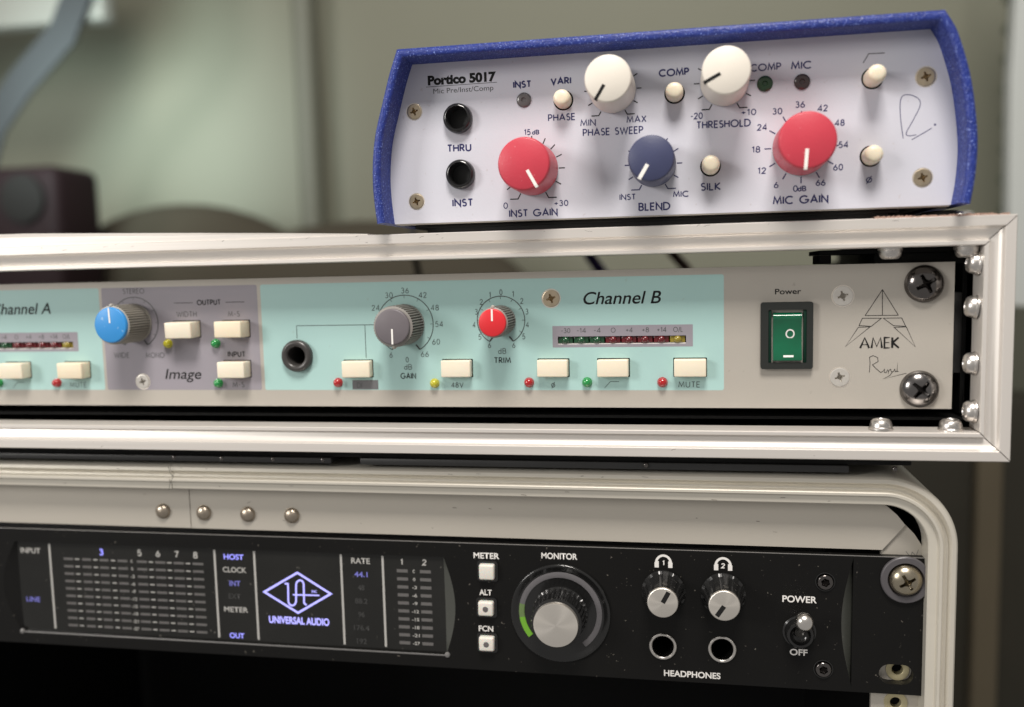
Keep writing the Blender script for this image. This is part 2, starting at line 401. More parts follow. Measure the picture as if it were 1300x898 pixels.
IT = {   # pen-drawn humanist italic
 'C': (.86, [arc(.46,.5,.45,.51,48,312,22)]),
 'h': (.50, [[(0,0),(0,1.04)], [(0,.30),(.06,.45)]+arc(.26,.42,.20,.20,140,0,10)+[(.46,0)]]),
 'n': (.50, [[(0,0),(0,.62)], [(0,.30),(.06,.45)]+arc(.26,.42,.20,.20,140,0,10)+[(.46,0)]]),
 'm': (.90, [[(0,0),(0,.62)], [(0,.30),(.05,.45)]+arc(.23,.42,.18,.20,140,0,10)+[(.41,0)], [(.41,.30),(.46,.45)]+arc(.64,.42,.18,.20,140,0,10)+[(.82,0)]]),
 'a': (.50, [[(.42,.58)]+arc(.22,.30,.22,.31,62,330,16)+[(.42,.30)], [(.43,.62),(.43,0)]]),
 'e': (.46, [[(.02,.30),(.40,.38)]+arc(.22,.33,.20,.29,15,318,18)]),
 'l': (.06, [[(0,0),(0,1.04)]]),
 'B': (.62, [[(0,0),(0,1),(.28,1)]+arc(.28,.77,.22,.23,90,-90)+[(0,.54)], [(.02,.54),(.28,.54)]+arc(.28,.27,.30,.27,90,-90)+[(0,0)]]),
 'A': (.80, [[(0,0),(.42,1),(.78,0)], [(.14,.33),(.66,.33)]]),
 'I': (.08, [[(0,0),(0,1)]]),
 'g': (.50, [arc(.22,.38,.20,.24,0,360,20), [(.38,.55),(.52,.60)], [(.10,.20),(.10,.06),(.42,-.04)]+arc(.24,-.18,.24,.15,40,-250,16)]),
 ' ': (.38, []),
}
def letters(parent, s, x, z, y, cap, wd, m, width=None, sp=.22, nib=None, slant=0.0, font=GL, name='lettering', rz=0.0):
    """flat printed word centred on x,z: cap height, stroke width; width squeezes it to fit"""
    tot = 0; pos = []
    for ch in s:
        g = font.get(ch) or GL[ch]
        pos.append((tot, g)); tot += g[0]+sp
    tot -= sp; fx = cap
    if width: fx = (width-wd)/max(tot, .01)
    bm = bmesh.new(); k = 0
    cr, sr = math.cos(rz), math.sin(rz)
    for px, g in pos:
        for st in g[1]:
            pts = []
            for a, b in st:
                u = (px+a-tot/2)*fx+slant*(b-.5)*cap; v = (b-.5)*(cap-wd)
                pts.append((u*cr-v*sr, u*sr+v*cr))
            ribbon(bm, pts, wd, -0.004*(k % 5), nib); k += 1
    return mk(name, bm, m, parent, (x, y, z), ang=0)
HV = dict(GL); HV.update({'M': (.86, [[(0,0),(0,1),(.43,.12),(.86,1),(.86,0)]]), 'O': (.86, [arc(.43,.5,.43,.5,0,360,30)]), 'C': (.80, [arc(.44,.5,.44,.5,42,318,22)]), 'E': (.60, [[(.60,1),(0,1),(0,0),(.60,0)], [(0,.53),(.55,.53)]]), 'R': (.66, [[(0,0),(0,1),(.34,1)]+arc(.34,.74,.28,.26,90,-90)+[(0,.48)], [(.36,.48),(.62,.30),(.66,0)]]), 'S': (.62, [arc(.31,.75,.27,.25,30,250,12)+arc(.31,.27,.31,.27,75,-155,14)])})
def lines(parent, polys, y, wd, m, name='printed_line'):
    """polys in world xz"""
    x0 = sum(p[0] for q in polys for p in q)/sum(len(q) for q in polys)
    z0 = sum(p[1] for q in polys for p in q)/sum(len(q) for q in polys)
    bm = bmesh.new()
    for k, q in enumerate(polys): ribbon(bm, [(a-x0, b-z0) for a, b in q], wd, -0.004*(k % 6))
    return mk(name, bm, m, parent, (x0, y, z0), ang=0)
def typed(parent, s, x, z, y, cap, m, width=None, bold=0.0, name='lettering', shear=0.0):
    cu = bpy.data.curves.new('t', 'FONT'); cu.body = s; cu.size = 1; cu.offset = bold
    o = bpy.data.objects.new('t', cu); col.objects.link(o)
    dg = bpy.context.evaluated_depsgraph_get(); dg.update()
    me = bpy.data.meshes.new_from_object(o.evaluated_get(dg))
    bm = bmesh.new(); bm.from_mesh(me); bpy.data.meshes.remove(me)
    bpy.data.objects.remove(o); bpy.data.curves.remove(cu)
    xs = [v.co.x for v in bm.verts]
    w_ = max(xs)-min(xs); c_ = (max(xs)+min(xs))/2
    sy = cap/0.73; sx = (width/w_) if width else sy
    for v in bm.verts: v.co = Vector(((v.co.x-c_)*sx+shear*(v.co.y-0.365)*sy, 0, (v.co.y-0.365)*sy))
    return mk(name, bm, m, parent, (x, y, z), ang=0)
def ticks(parent, x, z, y, r0, r1, angs, tails, wd, m, name='scale_marks'):
    bm = bmesh.new(); k = 0
    for a in angs:
        t = R_(a); ribbon(bm, [(r0*math.sin(t), r0*math.cos(t)), (r1*math.sin(t), r1*math.cos(t))], wd, -0.004*(k % 3)); k += 1
    for a, l in tails:
        t = R_(a); e = (r1*math.sin(t), r1*math.cos(t))
        ribbon(bm, [(r0*math.sin(t), r0*math.cos(t)), e, (e[0]+l, e[1])], wd, -0.004*(k % 3)); k += 1
    return mk(name, bm, m, parent, (x, y, z), ang=0)

# ---- hardware ------------------------------------------------------------------------
def in_cross(x, z, L, wd, rot):
    c, s = math.cos(rot), math.sin(rot); u, v = x*c+z*s, -x*s+z*c
    au, av = abs(u), abs(v)
    core = max(au, av) < wd*0.85 and au+av < wd*1.35
    return ((au < L and av < wd/2*(1.05-0.3*au/L)) or (av < L and au < wd/2*(1.05-0.3*av/L)) or core)
def in_hex(x, z, a, rot):
    for k in range(3):
        t = rot+k*math.pi/3
        if abs(x*math.cos(t)+z*math.sin(t)) > a: return False
    return True
def screw_bm(R, H, kind='dome', mask=None, depth=1.2, na=120, nr=26):
    b = bmesh.new(); rows = []
    def h(r):
        if kind == 'dome': return H*math.sqrt(max(0, 1-(r/R)**2*0.97))
        if kind == 'flat': return H-(0.12*max(0, (r-R*.86)/(R*.14))**2*H*2)
        if kind == 'tri': return H*(1-(r/R)**2.4)
    c = b.verts.new((0, -(h(0)-(depth if mask and mask(0, 0) else 0)), 0))
    for j in range(1, nr+1):
        r = R*j/nr
        row = []
        for i in range(na):
            a = 2*math.pi*i/na; x, z = r*math.sin(a), r*math.cos(a)
            hh = h(r)-(depth*max(.25, 1-1.5*r/R) if mask and mask(x, z) else 0)
            row.append(b.verts.new((x, -hh, z)))
        rows.append(row)
    skirt = [b.verts.new((v.co.x, 0.3, v.co.z)) for v in rows[-1]]
    rows.append(skirt)
    for i in range(na): b.faces.new((c, rows[0][(i+1) % na], rows[0][i]))
    for A, B in zip(rows, rows[1:]):
        for i in range(na):
            j = (i+1) % na; b.faces.new((A[i], A[j], B[j], B[i]))
    return b
def socket(parent, x, z, y, R, r, H, m, name='jack_socket'):
    """threaded nut/ring with a real bore behind the panel hole"""
    o = mk(name, lathe([(R, 0.0), (R, H*.35), (R*.985, H*.6), (R*.94, H*.82), (R*.86, H*.96), (R*.78, H), (r+(R*.78-r)*.4, H*.9), (r*1.03, H*.7), (r, H*.4), (r*.97, -1.0), (r*.9, -9)], 56), m, parent, (x, y, z))
    bore = mk('bore', lathe([(r*1.05, -2.0), (r*1.02, -14.0), (0, -14.0)], 32), m_hole, o, (x, y, z))
    return o
def knob_smooth(parent, x, z, y, R, H, m, mp, pang, p0=.3, pw=.9, skirt=1.04):
    k = mk('knob', lathe([(R*skirt, 0.4), (R*skirt, 0.9), (R*1.01, H-1.1), (R*.995, H-.55), (R*.965, H-.15), (R*.93, H), (0, H)], 96), m, parent, (x, y, z), ang=50)
    t = R_(pang); bm = bmesh.new()
    box(-pw/2, pw/2, -H-.10, -H+.3, R*p0, R*.955, .04, 1, bm)
    box(-pw/2, pw/2, -H-.02, -H+1.6, R*.93, R*1.018, .04, 1, bm)
    bmesh.ops.rotate(bm, verts=bm.verts, cent=(0, 0, 0), matrix=Matrix.Rotation(t, 3, 'Y'))
    mk('pointer', bm, mp, k, (x, y, z))
    return k
def knob_ribbed(parent, x, z, y, R, H, mb, mcap, pang, rc, ribs=44):
    n = ribs*4
    def rf(i, h):
        if h < 1.0 or h > H-0.25: return 1.0 if h < 1 else .975
        return 1.0 if (i % 4) < 2 else .865
    k = mk('knob', lathe([(R*1.0, .3), (R*1.0, .98), (R, 1.02), (R*.99, H-.3), (R*.985, H-.2), (R*.90, H), (0, H)], n, rf), mb, parent, (x, y, z), ang=25)
    c = mk('knob_cap', lathe([(rc, H-.1), (rc, H+.75), (rc*.97, H+1.0), (rc*.92, H+1.1), (0, H+1.1)], 72), mcap, k, (x, y, z), ang=50)
    bm = box(-.30, .30, -H-1.20, -H-.9, rc*.12, rc*.97, .04, 1)
    t = R_(pang); bmesh.ops.rotate(bm, verts=bm.verts, cent=(0, 0, 0), matrix=Matrix.Rotation(t, 3, 'Y'))
    mk('pointer', bm, m_white, k, (x, y, z))
    bm = lathe([(.62, H*.9), (.62, H-.2), (.4, H+.05), (0, H+.1)], 16, shift=(0, 0, R*.97))
    bmesh.ops.rotate(bm, verts=bm.verts, cent=(0, 0, 0), matrix=Matrix.Rotation(t, 3, 'Y'))
    mk('index_bump', bm, m_ribl, k, (x, y, z))
    return k
def dome_led(parent, x, z, y, m, r=1.45, H=2.2):
    return mk('indicator_lamp', lathe([(r*1.12, 0), (r*1.12, .35), (r, .4), (r, H-r*.9), (r*.92, H-r*.55), (r*.72, H-r*.25), (r*.4, H-r*.06), (0, H)], 28), m, parent, (x, y, z), ang=60)

# =================================================================== the room behind
def structure(o): o['kind'] = 'structure'; return o
structure(mk('wall', box(-2600, 1800, 900, 940, -1400, 1500), m_wall))

pp = mk('wall_conduit', lathe([(15, -900), (15, 900)], 32), m_pipe, None, (-573, 868, 60), rot=(R_(90), 0, 0))
tag(pp, 'painted vertical conduit pipe on the olive wall, left of the blue preamp', 'pipe')
o = mk('grey_shelf', box(-1150, -748, 700, 730, 304, 460, 8), m_shelf)
tag(o, 'blurred pale grey shelf board at the top left corner, behind the strap', 'shelf')
bm = sweep([(-960, 90), (-915, 200), (-870, 250), (-812, 300), (-780, 360)], [(0, 690), (36, 690), (36, 694), (0, 694)])
tag(mk('hanging_strap', bm, m_strap), 'blurred blue-grey webbing strap hanging diagonally at the upper left', 'strap')
eq = thing('maroon_equipment_case', 'blurred maroon-black equipment case with a round grey dial, lower left of the wall', 'equipment case', (-800, 600, -40))
mk('case_body', box(-930, -752, 600, 680, -150, 128, 12, 3), m_maroon, eq)
mk('dial', lathe([(26, 0), (26, 6), (20, 8), (0, 8)], 32), mat('dull_grey_dial', (0.018, 0.017, 0.016), 0.8, spec=0.1), eq, (-790, 600, 92))
bm = bmesh.new()
for cx, rx, hz in ((-700, 210, 94), (-470, 230, 66), (-840, 150, 70)):
    b = bmesh.new(); bmesh.ops.create_uvsphere(b, u_segments=40, v_segments=20, radius=1)
    for v in b.verts: v.co = Vector((cx+v.co.x*rx, 760+v.co.y*60, -60+v.co.z*(hz+60)))
    join(bm, b)
tag(mk('brown_cushion', bm, m_brown, ang=60), 'blurred dark brown cushion heaped against the wall behind the upper rack case', 'cushion')
bm = sweep([(205, 420), (203, 250), (200, 160), (202, 40), (198, -40)], [(0, 600), (-150, 596), (-150, 620), (0, 618)])
tag(mk('pale_curtain', bm, m_curt, ang=60), 'pale grey cloth hanging at the right edge, beside the blue preamp', 'curtain')
bm = box(229, 240, 698, 712, -60, 420, 2)
for k in range(16): box(224, 231, 696, 708, -40+k*29, -32+k*29, 1, 1, bm)
tag(mk('notched_trim_strip', bm, m_seam), 'dark green notched trim strip between the olive wall and the pale cloth', 'trim strip')
cb = thing('brown_cabinet', 'dark brown cabinet side standing behind the lower case at the right edge', 'cabinet', (250, 500, -500))
mk('cabinet_side', box(40, 420, 500, 560, -700, -112, 4), m_cab, cb)
mk('stile', box(148, 168, 484, 499, -700, -125, 3), m_cabl, cb)

# =================================================================== upper case: square aluminium case
C1 = thing('upper_rack_case', 'square cornered aluminium rack case holding the pale teal-striped unit', 'rack case', (-200, 0, -57.6))
prof = [(0, 22), (0, -11.6), (.25, -12), (2.9, -12), (3.15, -11.75), (3.3, -10.9), (3.7, -10.5), (5.2, -10.1), (6.8, -9.7), (6.95, -11.2), (7.2, -11.55), (8.1, -11.55), (8.35, -11.2), (8.35, -1.5), (1.6, -.5), (1.6, 22)]
s2 = math.sqrt(.5)
XR, ZT, ZB = 13.0, 12.9, -57.6
mk('top_rail', sweep([(-420, ZT), (XR, ZT)], prof, (None, (-1, -1))), m_case, C1)
mk('side_rail', sweep([(XR, ZT-.35), (XR, ZB+.35)], prof, ((-1, -1), (-1, 1))), m_casev, C1)
mk('bottom_rail', sweep([(XR, ZB), (-420, ZB)], prof, ((-1, 1), None)), m_case, C1)
# raised strip added to imitate the bright blur along the left top edge
bm = bmesh.new(); rows = []
for i in range(30):
    x = -420+i*(420-178)/29; t = min(1, max(0, (-172-x)/130)); h = 4.3*t**.8+.05
    rows.append([bm.verts.new(c) for c in ((x, -11.2, ZT-.3), (x, -11.2, ZT+h*.7), (x, -10.2, ZT+h), (x, 30, ZT+h), (x, 30, ZT-.3))])
for A, B in zip(rows, rows[1:]):
    for k in range(5): bm.faces.new((A[k], A[(k+1) % 5], B[(k+1) % 5], B[k]))
bm.faces.new(rows[0]); bm.faces.new(rows[-1][::-1])
mk('added_blur_strip', bm, m_case, C1)
mk('top_plate', box(-420, XR-.1, 22.1, 300, ZT-1.6, ZT-.1), m_dark, C1)
mk('bottom_plate', box(-420, XR-.1, 22.1, 300, ZB+.1, ZB+1.6), m_black, C1)
mk('side_plate', box(XR-1.6, XR-.2, 22.1, 300, ZB+1.7, ZT-1.7), m_black, C1)
mk('inner_lining', box(-420, 4.6, 3, 298, -47.9, -47.0), m_black, C1)
mk('corner_bracket', box(-38, 4.6, 4, 30, 3.0, 4.4, .2), m_black, C1)
mk('corner_bracket', box(-38, -34.5, 4, 20, .2, 2.9, .2), m_black, C1)
mk('corner_bracket', box(-22, 4.6, 3.5, 30, -.5, 2.9, .2), m_black, C1)
mk('corner_bracket', box(3.2, 4.6, 4, 60, -46, 1.5, .2), m_black, C1)
mk('rack_strip', box(-2.6, 3.1, 3.0, 14, -33.5, -9.0, .4), m_dark, C1)
mk('corner_bracket', box(3.3, 4.6, 60.1, 290, -46, 1.5, .1), m_black, C1)
# domed rivet bolts round the inside of the rails
bolt = None
def bolt_bm():
    b = lathe([(3.5, -.1), (3.5, .5), (3.25, .8), (3.2, 1.5), (2.9, 2.5), (2.3, 3.1), (1.5, 3.3), (1.3, 3.0), (1.2, 2.2), (0, 2.1)], 40)
    return b
for (x, y, z, ax) in ((-19.5, -6.5, 4.5, 'd'), (1.2, -6.5, 4.5, 'd'), (4.6, -7.0, -.6, 'l'), (4.6, -6.2, -13.2, 'l'), (4.6, -6.2, -29.6, 'l'), (4.6, -7.0, -43.6, 'l'), (-21.4, -7.0, -49.2, 'u'), (-2.0, -7.0, -49.2, 'u')):
    rot = {'d': (R_(90), 0, 0), 'u': (R_(-90), 0, 0), 'l': (0, 0, R_(-90))}[ax]
    if bolt is None: bolt = mk('domed_bolt', bolt_bm(), m_bolt, C1, (x, y, z)); bolt.rotation_euler = rot
    else:
        o = share(bolt, C1, (x, y, z)); o.rotation_euler = (rot[0]+R_(random.uniform(-7, 7)), R_(random.uniform(-7, 7)), rot[2]+R_(random.uniform(-7, 7)))
# worn adhesive tape and small hardware on the case top, right of the preamp
bm = bmesh.new(); a_ = []; b_ = []
rnd = random.Random(3)
for i in range(90):
    x = -25+i*(XR+23)/89
    a_.append((x, -11.7+rnd.random()*.5, ZT+.15+rnd.random()*.55)); b_.append((x, 2+rnd.random(), ZT+.2))
va = [bm.verts.new(p) for p in a_]; vb = [bm.verts.new(p) for p in b_]; vc = [bm.verts.new((p[0], p[1]-.05, ZT-.1)) for p in a_]
for i in range(89):
    bm.faces.new((va[i], va[i+1], vb[i+1], vb[i])); bm.faces.new((vc[i], vc[i+1], va[i+1], va[i]))
mk('torn_tape', bm, m_tape, C1, ang=0)
o = mk('rubber_foot', lathe([(7, 0), (7.2, .5), (6.5, 1.6), (4, 2.0), (2.4, 1.3), (0, 1.3)], 40), m_rubber, C1, (-2.5, 2, ZT+.2)); o.rotation_euler = (R_(-90), 0, 0)
o = mk('foot_screw', screw_bm(3.0, 1.3, 'dome', None, 0, 40, 8), m_silver, C1, (.8, -4.5, ZT+.7)); o.rotation_euler = (R_(-90), 0, 0)
# small knocks and scratches in the rails
m_scr = mat('scratch_grime', (0.16, 0.14, 0.12), 0.7)
rs = random.Random(11)
for k in range(26):
    x = rs.uniform(-300, 8); z = rs.choice([ZT-rs.uniform(.5, 2.6), ZB+rs.uniform(.5, 2.6), ZT-rs.uniform(.5, 2.6)])
    l = rs.uniform(.4, 2.6); t = rs.uniform(-.5, .5)+(0 if k % 3 else 1.2)
    lines(C1, [[(x, z), (x+l*.5*math.cos(t), max(min(z+l*.5*math.sin(t), z+.4), z-.4)), (x+l*math.cos(t), max(min(z+l*.8*math.sin(t), z+.4), z-.4))]], -12.015, rs.uniform(.05, .12), m_scr, 'scratch')
# black base under the upper case
mk('base_plate', box(-420, -12, -4.5, 250, -60.6, -57.75, .3), m_black, C1)
mk('skid', box(-420, -196, -6.0, 40, -62.6, -60.7, .3), m_dark, C1)
mk('skid', box(-186, -30, -5.5, 40, -62.9, -60.7, .3), m_dark, C1)
for x in (-254, -236, -217, -199, -91, -17):
    o = mk('skid_screw', screw_bm(.8, .5, 'dome', None, 0, 24, 6), m_chrome, C1, (x, -5.9, -61.4))

# =================================================================== pale rack unit
A = thing('pale_rack_preamp', 'champagne and teal one-unit rack preamp with a green power switch', 'rack unit', (-200, 0, -44))
YA = 0

OFF = -216.1                       # the left channel repeats the right one
jA = (-208.77,-26.60)
FS = [((-121.05,-8.64), 2.70), ((-267.83,-35.40), 2.45)]
SH = FS+[((-31.57,-9.54), 2.9), ((-32.20,-34.31), 2.8), ((-8.55, -6.3), 4.0), ((-9.3, -37.9), 4.0)]
panel = plate([(-482.6, -44), (0, -44), (0, 0), (-482.6, 0)],
              [circ(*jA, 4.6), circ(jA[0]+OFF, jA[1], 4.6), *[circ(*q, rr_) for q, rr_ in SH], rrect(-119.1, -78.4, -23.5, -21.0, .2, 2), rrect(-119.1+OFF, -78.4+OFF, -23.5, -21.0, .2, 2)], 0, 2.6)
pa = mk('front_panel', panel, m_apanel, A)
mk('chassis', box(-470, -14, 14, 240, -42.5, -1.2, .5), m_dark, A)
mk('chassis_front', box(-470, -14, 12, 13.9, -42.5, -1.0), m_black, A)
TOPF, BOTF = -2.15, -38.4
def field(x0, x1, z0, z1, m, y=-.02, r=.7): return mk('printed_field', sheet(rrect(x0, x1, z0, z1, r), y, .015), m, pa)
def field_slot(x0, x1, z0, z1, m, y, sx0, sx1, sz0, sz1, r=.7, more=()):
    return mk('printed_field', plate(rrect(x0, x1, z0, z1, r), [rrect(sx0, sx1, sz0, sz1, .2, 2)]+list(more), y, y+.015), m, pa)
for k in (0, OFF):
    x0 = -221.35+k; x1 = -66.8+k
    field_slot(x0, x1, BOTF, TOPF, m_teal, -.02, -119.3+k, -78.2+k, -23.65, -20.85, more=[circ(jA[0]+k, jA[1], 4.7)]+([circ(*FS[0][0], 2.70)] if k == 0 else []))
mk('printed_field', plate(rrect(-281.9, -222.6, BOTF, TOPF, .7), [circ(*FS[1][0], 2.45)], -.02, -.005), m_mauve, pa)
YT = -.05
def meter(k):
    field_slot(-120.8+k, -76.3+k, -24.5, -17.55, m_mauve, -.04, -119.1+k, -78.4+k, -23.5, -21.0, .15)
    mt = mk('level_meter', box(-119.0+k, -78.5+k, 2.2, 3.2, -24, -20.4), m_hole, A)
    mk('slot_lip', box(-119.05+k, -78.45+k, .05, 2.2, -23.5, -23.35), m_white, mt)
    for i, m in enumerate((m_dgrnl,)*3+(m_dredl,)*4+(m_dyell,)):
        x = -116.6+i*5.09+k
        bm = box(x-2.44, x+2.3, .55, 2.2, -23.2, -21.1, .25)
        b = bmesh.new(); bmesh.ops.create_uvsphere(b, u_segments=20, v_segments=12, radius=1)
        for v in b.verts: v.co = Vector((x+v.co.x*1.25, .4+v.co.y*1.1, -22.2+v.co.z*1.22))
        join(bm, b); mk('meter_lamp', bm, m, mt, ang=50)
    for i, t in enumerate(('-30', '-14', '-4', '0', '+4', '+8', '+14', 'O/L')):
        letters(pa, t, -116.6+i*5.09+k+.1, -19.1, -.06, 1.6, .18, m_greyp, width=.75+.75*len(t), name='meter_number')
meter(0); meter(OFF)
KM = [m_cream, mat('cream_key_plastic_aged', (0.77, 0.67, 0.50), 0.42, var=0.05, vscale=120, bump=0.05, sss=0.1), mat('cream_key_plastic_clean', (0.78, 0.71, 0.57), 0.36, var=0.03, vscale=150, bump=0.05, sss=0.1)]
def key(x, z, h, w=9.9, hh=5.5, m=m_cream):
    o = mk('push_button', box(-w/2, w/2, -h, .6, -hh/2, hh/2, .38, 3), random.choice(KM), A, (x, 0, z))
    o.rotation_euler = (R_(random.uniform(-1.2, 1.2)), R_(random.uniform(-.7, .7)), R_(random.uniform(-1.2, 1.2)))
    mk('button_slot', sheet(rrect(x-w/2-.25, x+w/2+.28, z-hh/2-.25, z+hh/2+.3, .2), -.035, .01), m_hole, pa)
for u in (-183.45, -149.5, -115.4, -97.0, -73.0):
    pass
KB = [(-187.14,-31.19), (-152.72,-31.18), (-120.67,-31.04), (-101.29,-30.99), (-77.22,-30.96)]
zk = sum(q[1] for q in KB)/5
for x, z in KB: key(x, zk, 3.0)
key(KB[4][0]+OFF, zk, 4.8); key(KB[3][0]+OFF, zk, 4.8); key(KB[2][0]+OFF, zk, 4.8)
key(-249.51,-17.03, 6.2); key(-230.99,-17.11, 6.2); key(-231.35,-31.01, 5.2)
for q, m in (((-194.59,-35.80), m_redl), ((-160.66,-36.06), m_yell), ((-128.79,-35.84), m_redl), ((-109.81,-35.78), m_grnl), ((-85.83,-35.80), m_redl),
             ((-256.95,-22.03), m_yell), ((-238.80,-22.08), m_grnl), ((-238.66,-35.96), m_grnl)):
    dome_led(A, q[0], q[1], 0, m)
for q, m in (((-85.83,-35.80), m_redl), ((-109.81,-35.78), m_grnl)): dome_led(A, q[0]+OFF, q[1], 0, m)
# words
def wa(t, q, cap, wpx, m=m_greyp, wd=.15, **k): letters(pa, t, q[0], q[1], YT-.02, cap, wd, m, width=wpx, **k)
NIB = dict(nib=(35, .30), slant=.20, font=IT)
typed(pa, 'Channel B', -98.22,-8.68, YT, 4.1, m_blackp, 24.6, .010, shear=.24)
qx, qz = (-98.22,-8.81); typed(pa, 'Channel A', qx+OFF, qz, YT, 4.1, m_blackp, 24.6, .010, shear=.24)
typed(pa, 'Image', -251.79,-32.63, YT, 3.7, m_blackp, 13.6, .006, shear=.24)
for k in (0, OFF):
    for t, q, cap, wid, m in (('GAIN', (-169.78,-33.62), 2.0, 5.4, m_blackp), ('dB', (-169.77,-30.60), 1.9, 2.7, m_greyp), ('0', (-169.95,-28.17), 1.9, 1.0, m_greyp),
                          ('24', (-180.26,-10.73), 1.9, 2.7, m_greyp), ('30', (-175.50,-6.62), 1.9, 2.7, m_greyp), ('36', (-169.90,-5.16), 1.9, 2.7, m_greyp), ('42', (-163.84,-6.76), 1.9, 2.7, m_greyp),
                          ('48', (-159.84,-11.00), 1.9, 2.7, m_greyp), ('54', (-158.51,-16.43), 1.9, 2.7, m_greyp), ('60', (-159.76,-22.25), 1.9, 2.7, m_greyp), ('66', (-163.78,-26.34), 1.9, 2.7, m_greyp), ('6', (-175.52,-26.55), 1.9, 1.1, m_greyp),
                          ('TRIM', (-137.48,-28.53), 2.0, 5.6, m_blackp), ('dB', (-137.53,-25.51), 1.9, 2.7, m_greyp), ('0', (-137.45,-6.36), 1.9, 1.0, m_greyp),
                          ('1', (-133.45,-7.02), 1.9, .6, m_greyp), ('2', (-130.63,-9.31), 1.9, 1.0, m_greyp), ('3', (-129.02,-12.75), 1.9, 1.0, m_greyp), ('4', (-128.94,-16.98), 1.9, 1.0, m_greyp),
                          ('5', (-130.23,-20.81), 1.9, 1.0, m_greyp), ('6', (-133.61,-23.63), 1.9, 1.0, m_greyp), ('1', (-141.11,-7.18), 1.9, .6, m_greyp), ('2', (-144.07,-9.38), 1.9, 1.0, m_greyp),
                          ('3', (-145.83,-12.57), 1.9, 1.0, m_greyp), ('4', (-146.66,-16.76), 1.9, 1.0, m_greyp), ('5', (-144.85,-20.79), 1.9, 1.0, m_greyp), ('6', (-141.70,-23.56), 1.9, 1.0, m_greyp),
                          ('48V', (-152.96,-36.70), 1.75, 4.2, m_greyp), ('o', (-120.85,-36.64), 2.0, 1.5, m_greyp), ('MUTE', (-77.52,-36.55), 1.9, 6.7, m_greyp)):
        if k and q[0] < -140: continue          # only what the left edge of the view still shows
        letters(pa, t, q[0]+k, q[1], YT-.02, cap, .30 if m is m_blackp else .20, m, width=wid, sp=.3)
    if True:
        h = [(-104.22,-37.66), (-102.37,-35.63), (-99.58,-35.63)]
        lines(pa, [[(a+k, b) for a, b in h]], YT-.02, .16, m_greyp)
field(-189.6, -180.4, -38.2, -35.0, m_digrey, -.035, .05)
letters(pa, 'DI', -187.07,-36.69, YT-.03, 1.75, .15, m_greyp, width=1.7)
for t, q, cap, wid, m, wd in (('STEREO', (-269.21,-3.43), 1.9, 8.3, m_greyp, .20), ('WIDE', (-275.46,-26.01), 1.9, 6.0, m_greyp, .20), ('MONO', (-262.43,-26.04), 1.9, 7.2, m_greyp, .20),
                          ('OUTPUT', (-240.74,-7.85), 1.9, 9.0, m_blackp, .32), ('WIDTH', (-249.35,-11.80), 1.9, 7.6, m_greyp, .20), ('M-S', (-231.56,-11.99), 1.9, 4.4, m_greyp, .20),
                          ('INPUT', (-231.42,-25.91), 1.9, 6.6, m_blackp, .32), ('M-S', (-231.25,-36.49), 1.9, 4.4, m_greyp, .20)):
    letters(pa, t, q[0], q[1], YT-.02, cap, wd, m, width=wid, sp=.3)
lines(pa, [[(-253.89,-7.89), (-246.70,-7.91)]], YT-.02, .18, m_blackp); lines(pa, [[(-234.54,-7.93), (-227.36,-7.91)]], YT-.02, .18, m_blackp)
jx, jz = jA
lines(pa, [[(jx, jz+5.9), (jx, -16.35), (-176.6, -16.35)]], YT-.02, .20, m_greyp)
lines(pa, [[(-184.3, -16.5), (-184.3, -27.6)]], YT-.024, .20, m_greyp)
typed(pa, 'Power', -47.61,-7.77, YT, 1.75, m_blackp, 7.7, .012)
def ring_scale(q, r, k=0, a0=-150, a1=150, tri=True):
    bm = bmesh.new()
    ribbon(bm, [(r*math.sin(R_(a)), r*math.cos(R_(a))) for a in range(a0, a1+1, 5)], .28, 0)
    for s_, a in ((1, a1), (-1, a0)):
        t = R_(a); e = (r*math.sin(t), r*math.cos(t))
        ribbon(bm, [e, (e[0]-s_*1.3, e[1]+1.6)], .5, -.006)
    for a in range(a0, a1+1, 30): ribbon(bm, [((r-1.0)*math.sin(R_(a)), (r-1.0)*math.cos(R_(a))), (r*math.sin(R_(a)), r*math.cos(R_(a)))], .14, -.004)
    mk('scale_ring', bm, m_greyp, pa, (q[0]+k, YT-.02, q[1]), ang=0)
gq = (-170.25,-16.38); tq = (-137.67,-15.51); iq = (-269.48,-14.56)
ring_scale(gq, 9.7); ring_scale(tq, 7.9); ring_scale(iq, 9.0)
knob_ribbed(A, gq[0], gq[1], 0, 6.75, 12.6, m_ribk, m_gcap, 180, 5.75, 46)
knob_ribbed(A, tq[0], tq[1], 0, 4.95, 12.4, m_ribk, m_rcap, 0, 4.35, 36)
knob_ribbed(A, iq[0], iq[1], 0, 6.75, 13.0, m_ribl, m_bcap, -2, 6.0, 46)
socket(A, jx, jz, 0, 5.5, 3.1, 2.2, m_gjack)
# panel screws
pozi = lambda R: (lambda x, z: in_cross(x, z, R*.50, R*.24, .3) or in_cross(x, z, R*.30, R*.12, .3+math.pi/4))
def flush(q, R, m, y=0, par=None, L=.5):
    par = par or A
    mk('panel_screw', screw_bm(R, .28, 'flat', pozi(R), 2.4), m, par, (q[0], y, q[1]))
    mk('countersink_ring', lathe([(R*1.14, .0), (R*1.14, .05), (R*1.02, .02), (R*1.01, -.1)], 40), m_ring, par, (q[0], y, q[1]))
flush((-121.05,-8.64), 2.75, m_screw); flush((-31.57,-9.54), 2.95, m_pale); flush((-32.20,-34.31), 2.85, m_pale); flush((-267.83,-35.40), 2.5, m_pale)
cross = lambda R, r: (lambda x, z: in_cross(x, z, R*.50, R*.20, r))
s1 = mk('rack_screw', screw_bm(5.6, 3.6, 'dome', cross(5.6, .5), 4.2), m_chrome, A, (-8.55, 0, -6.3))
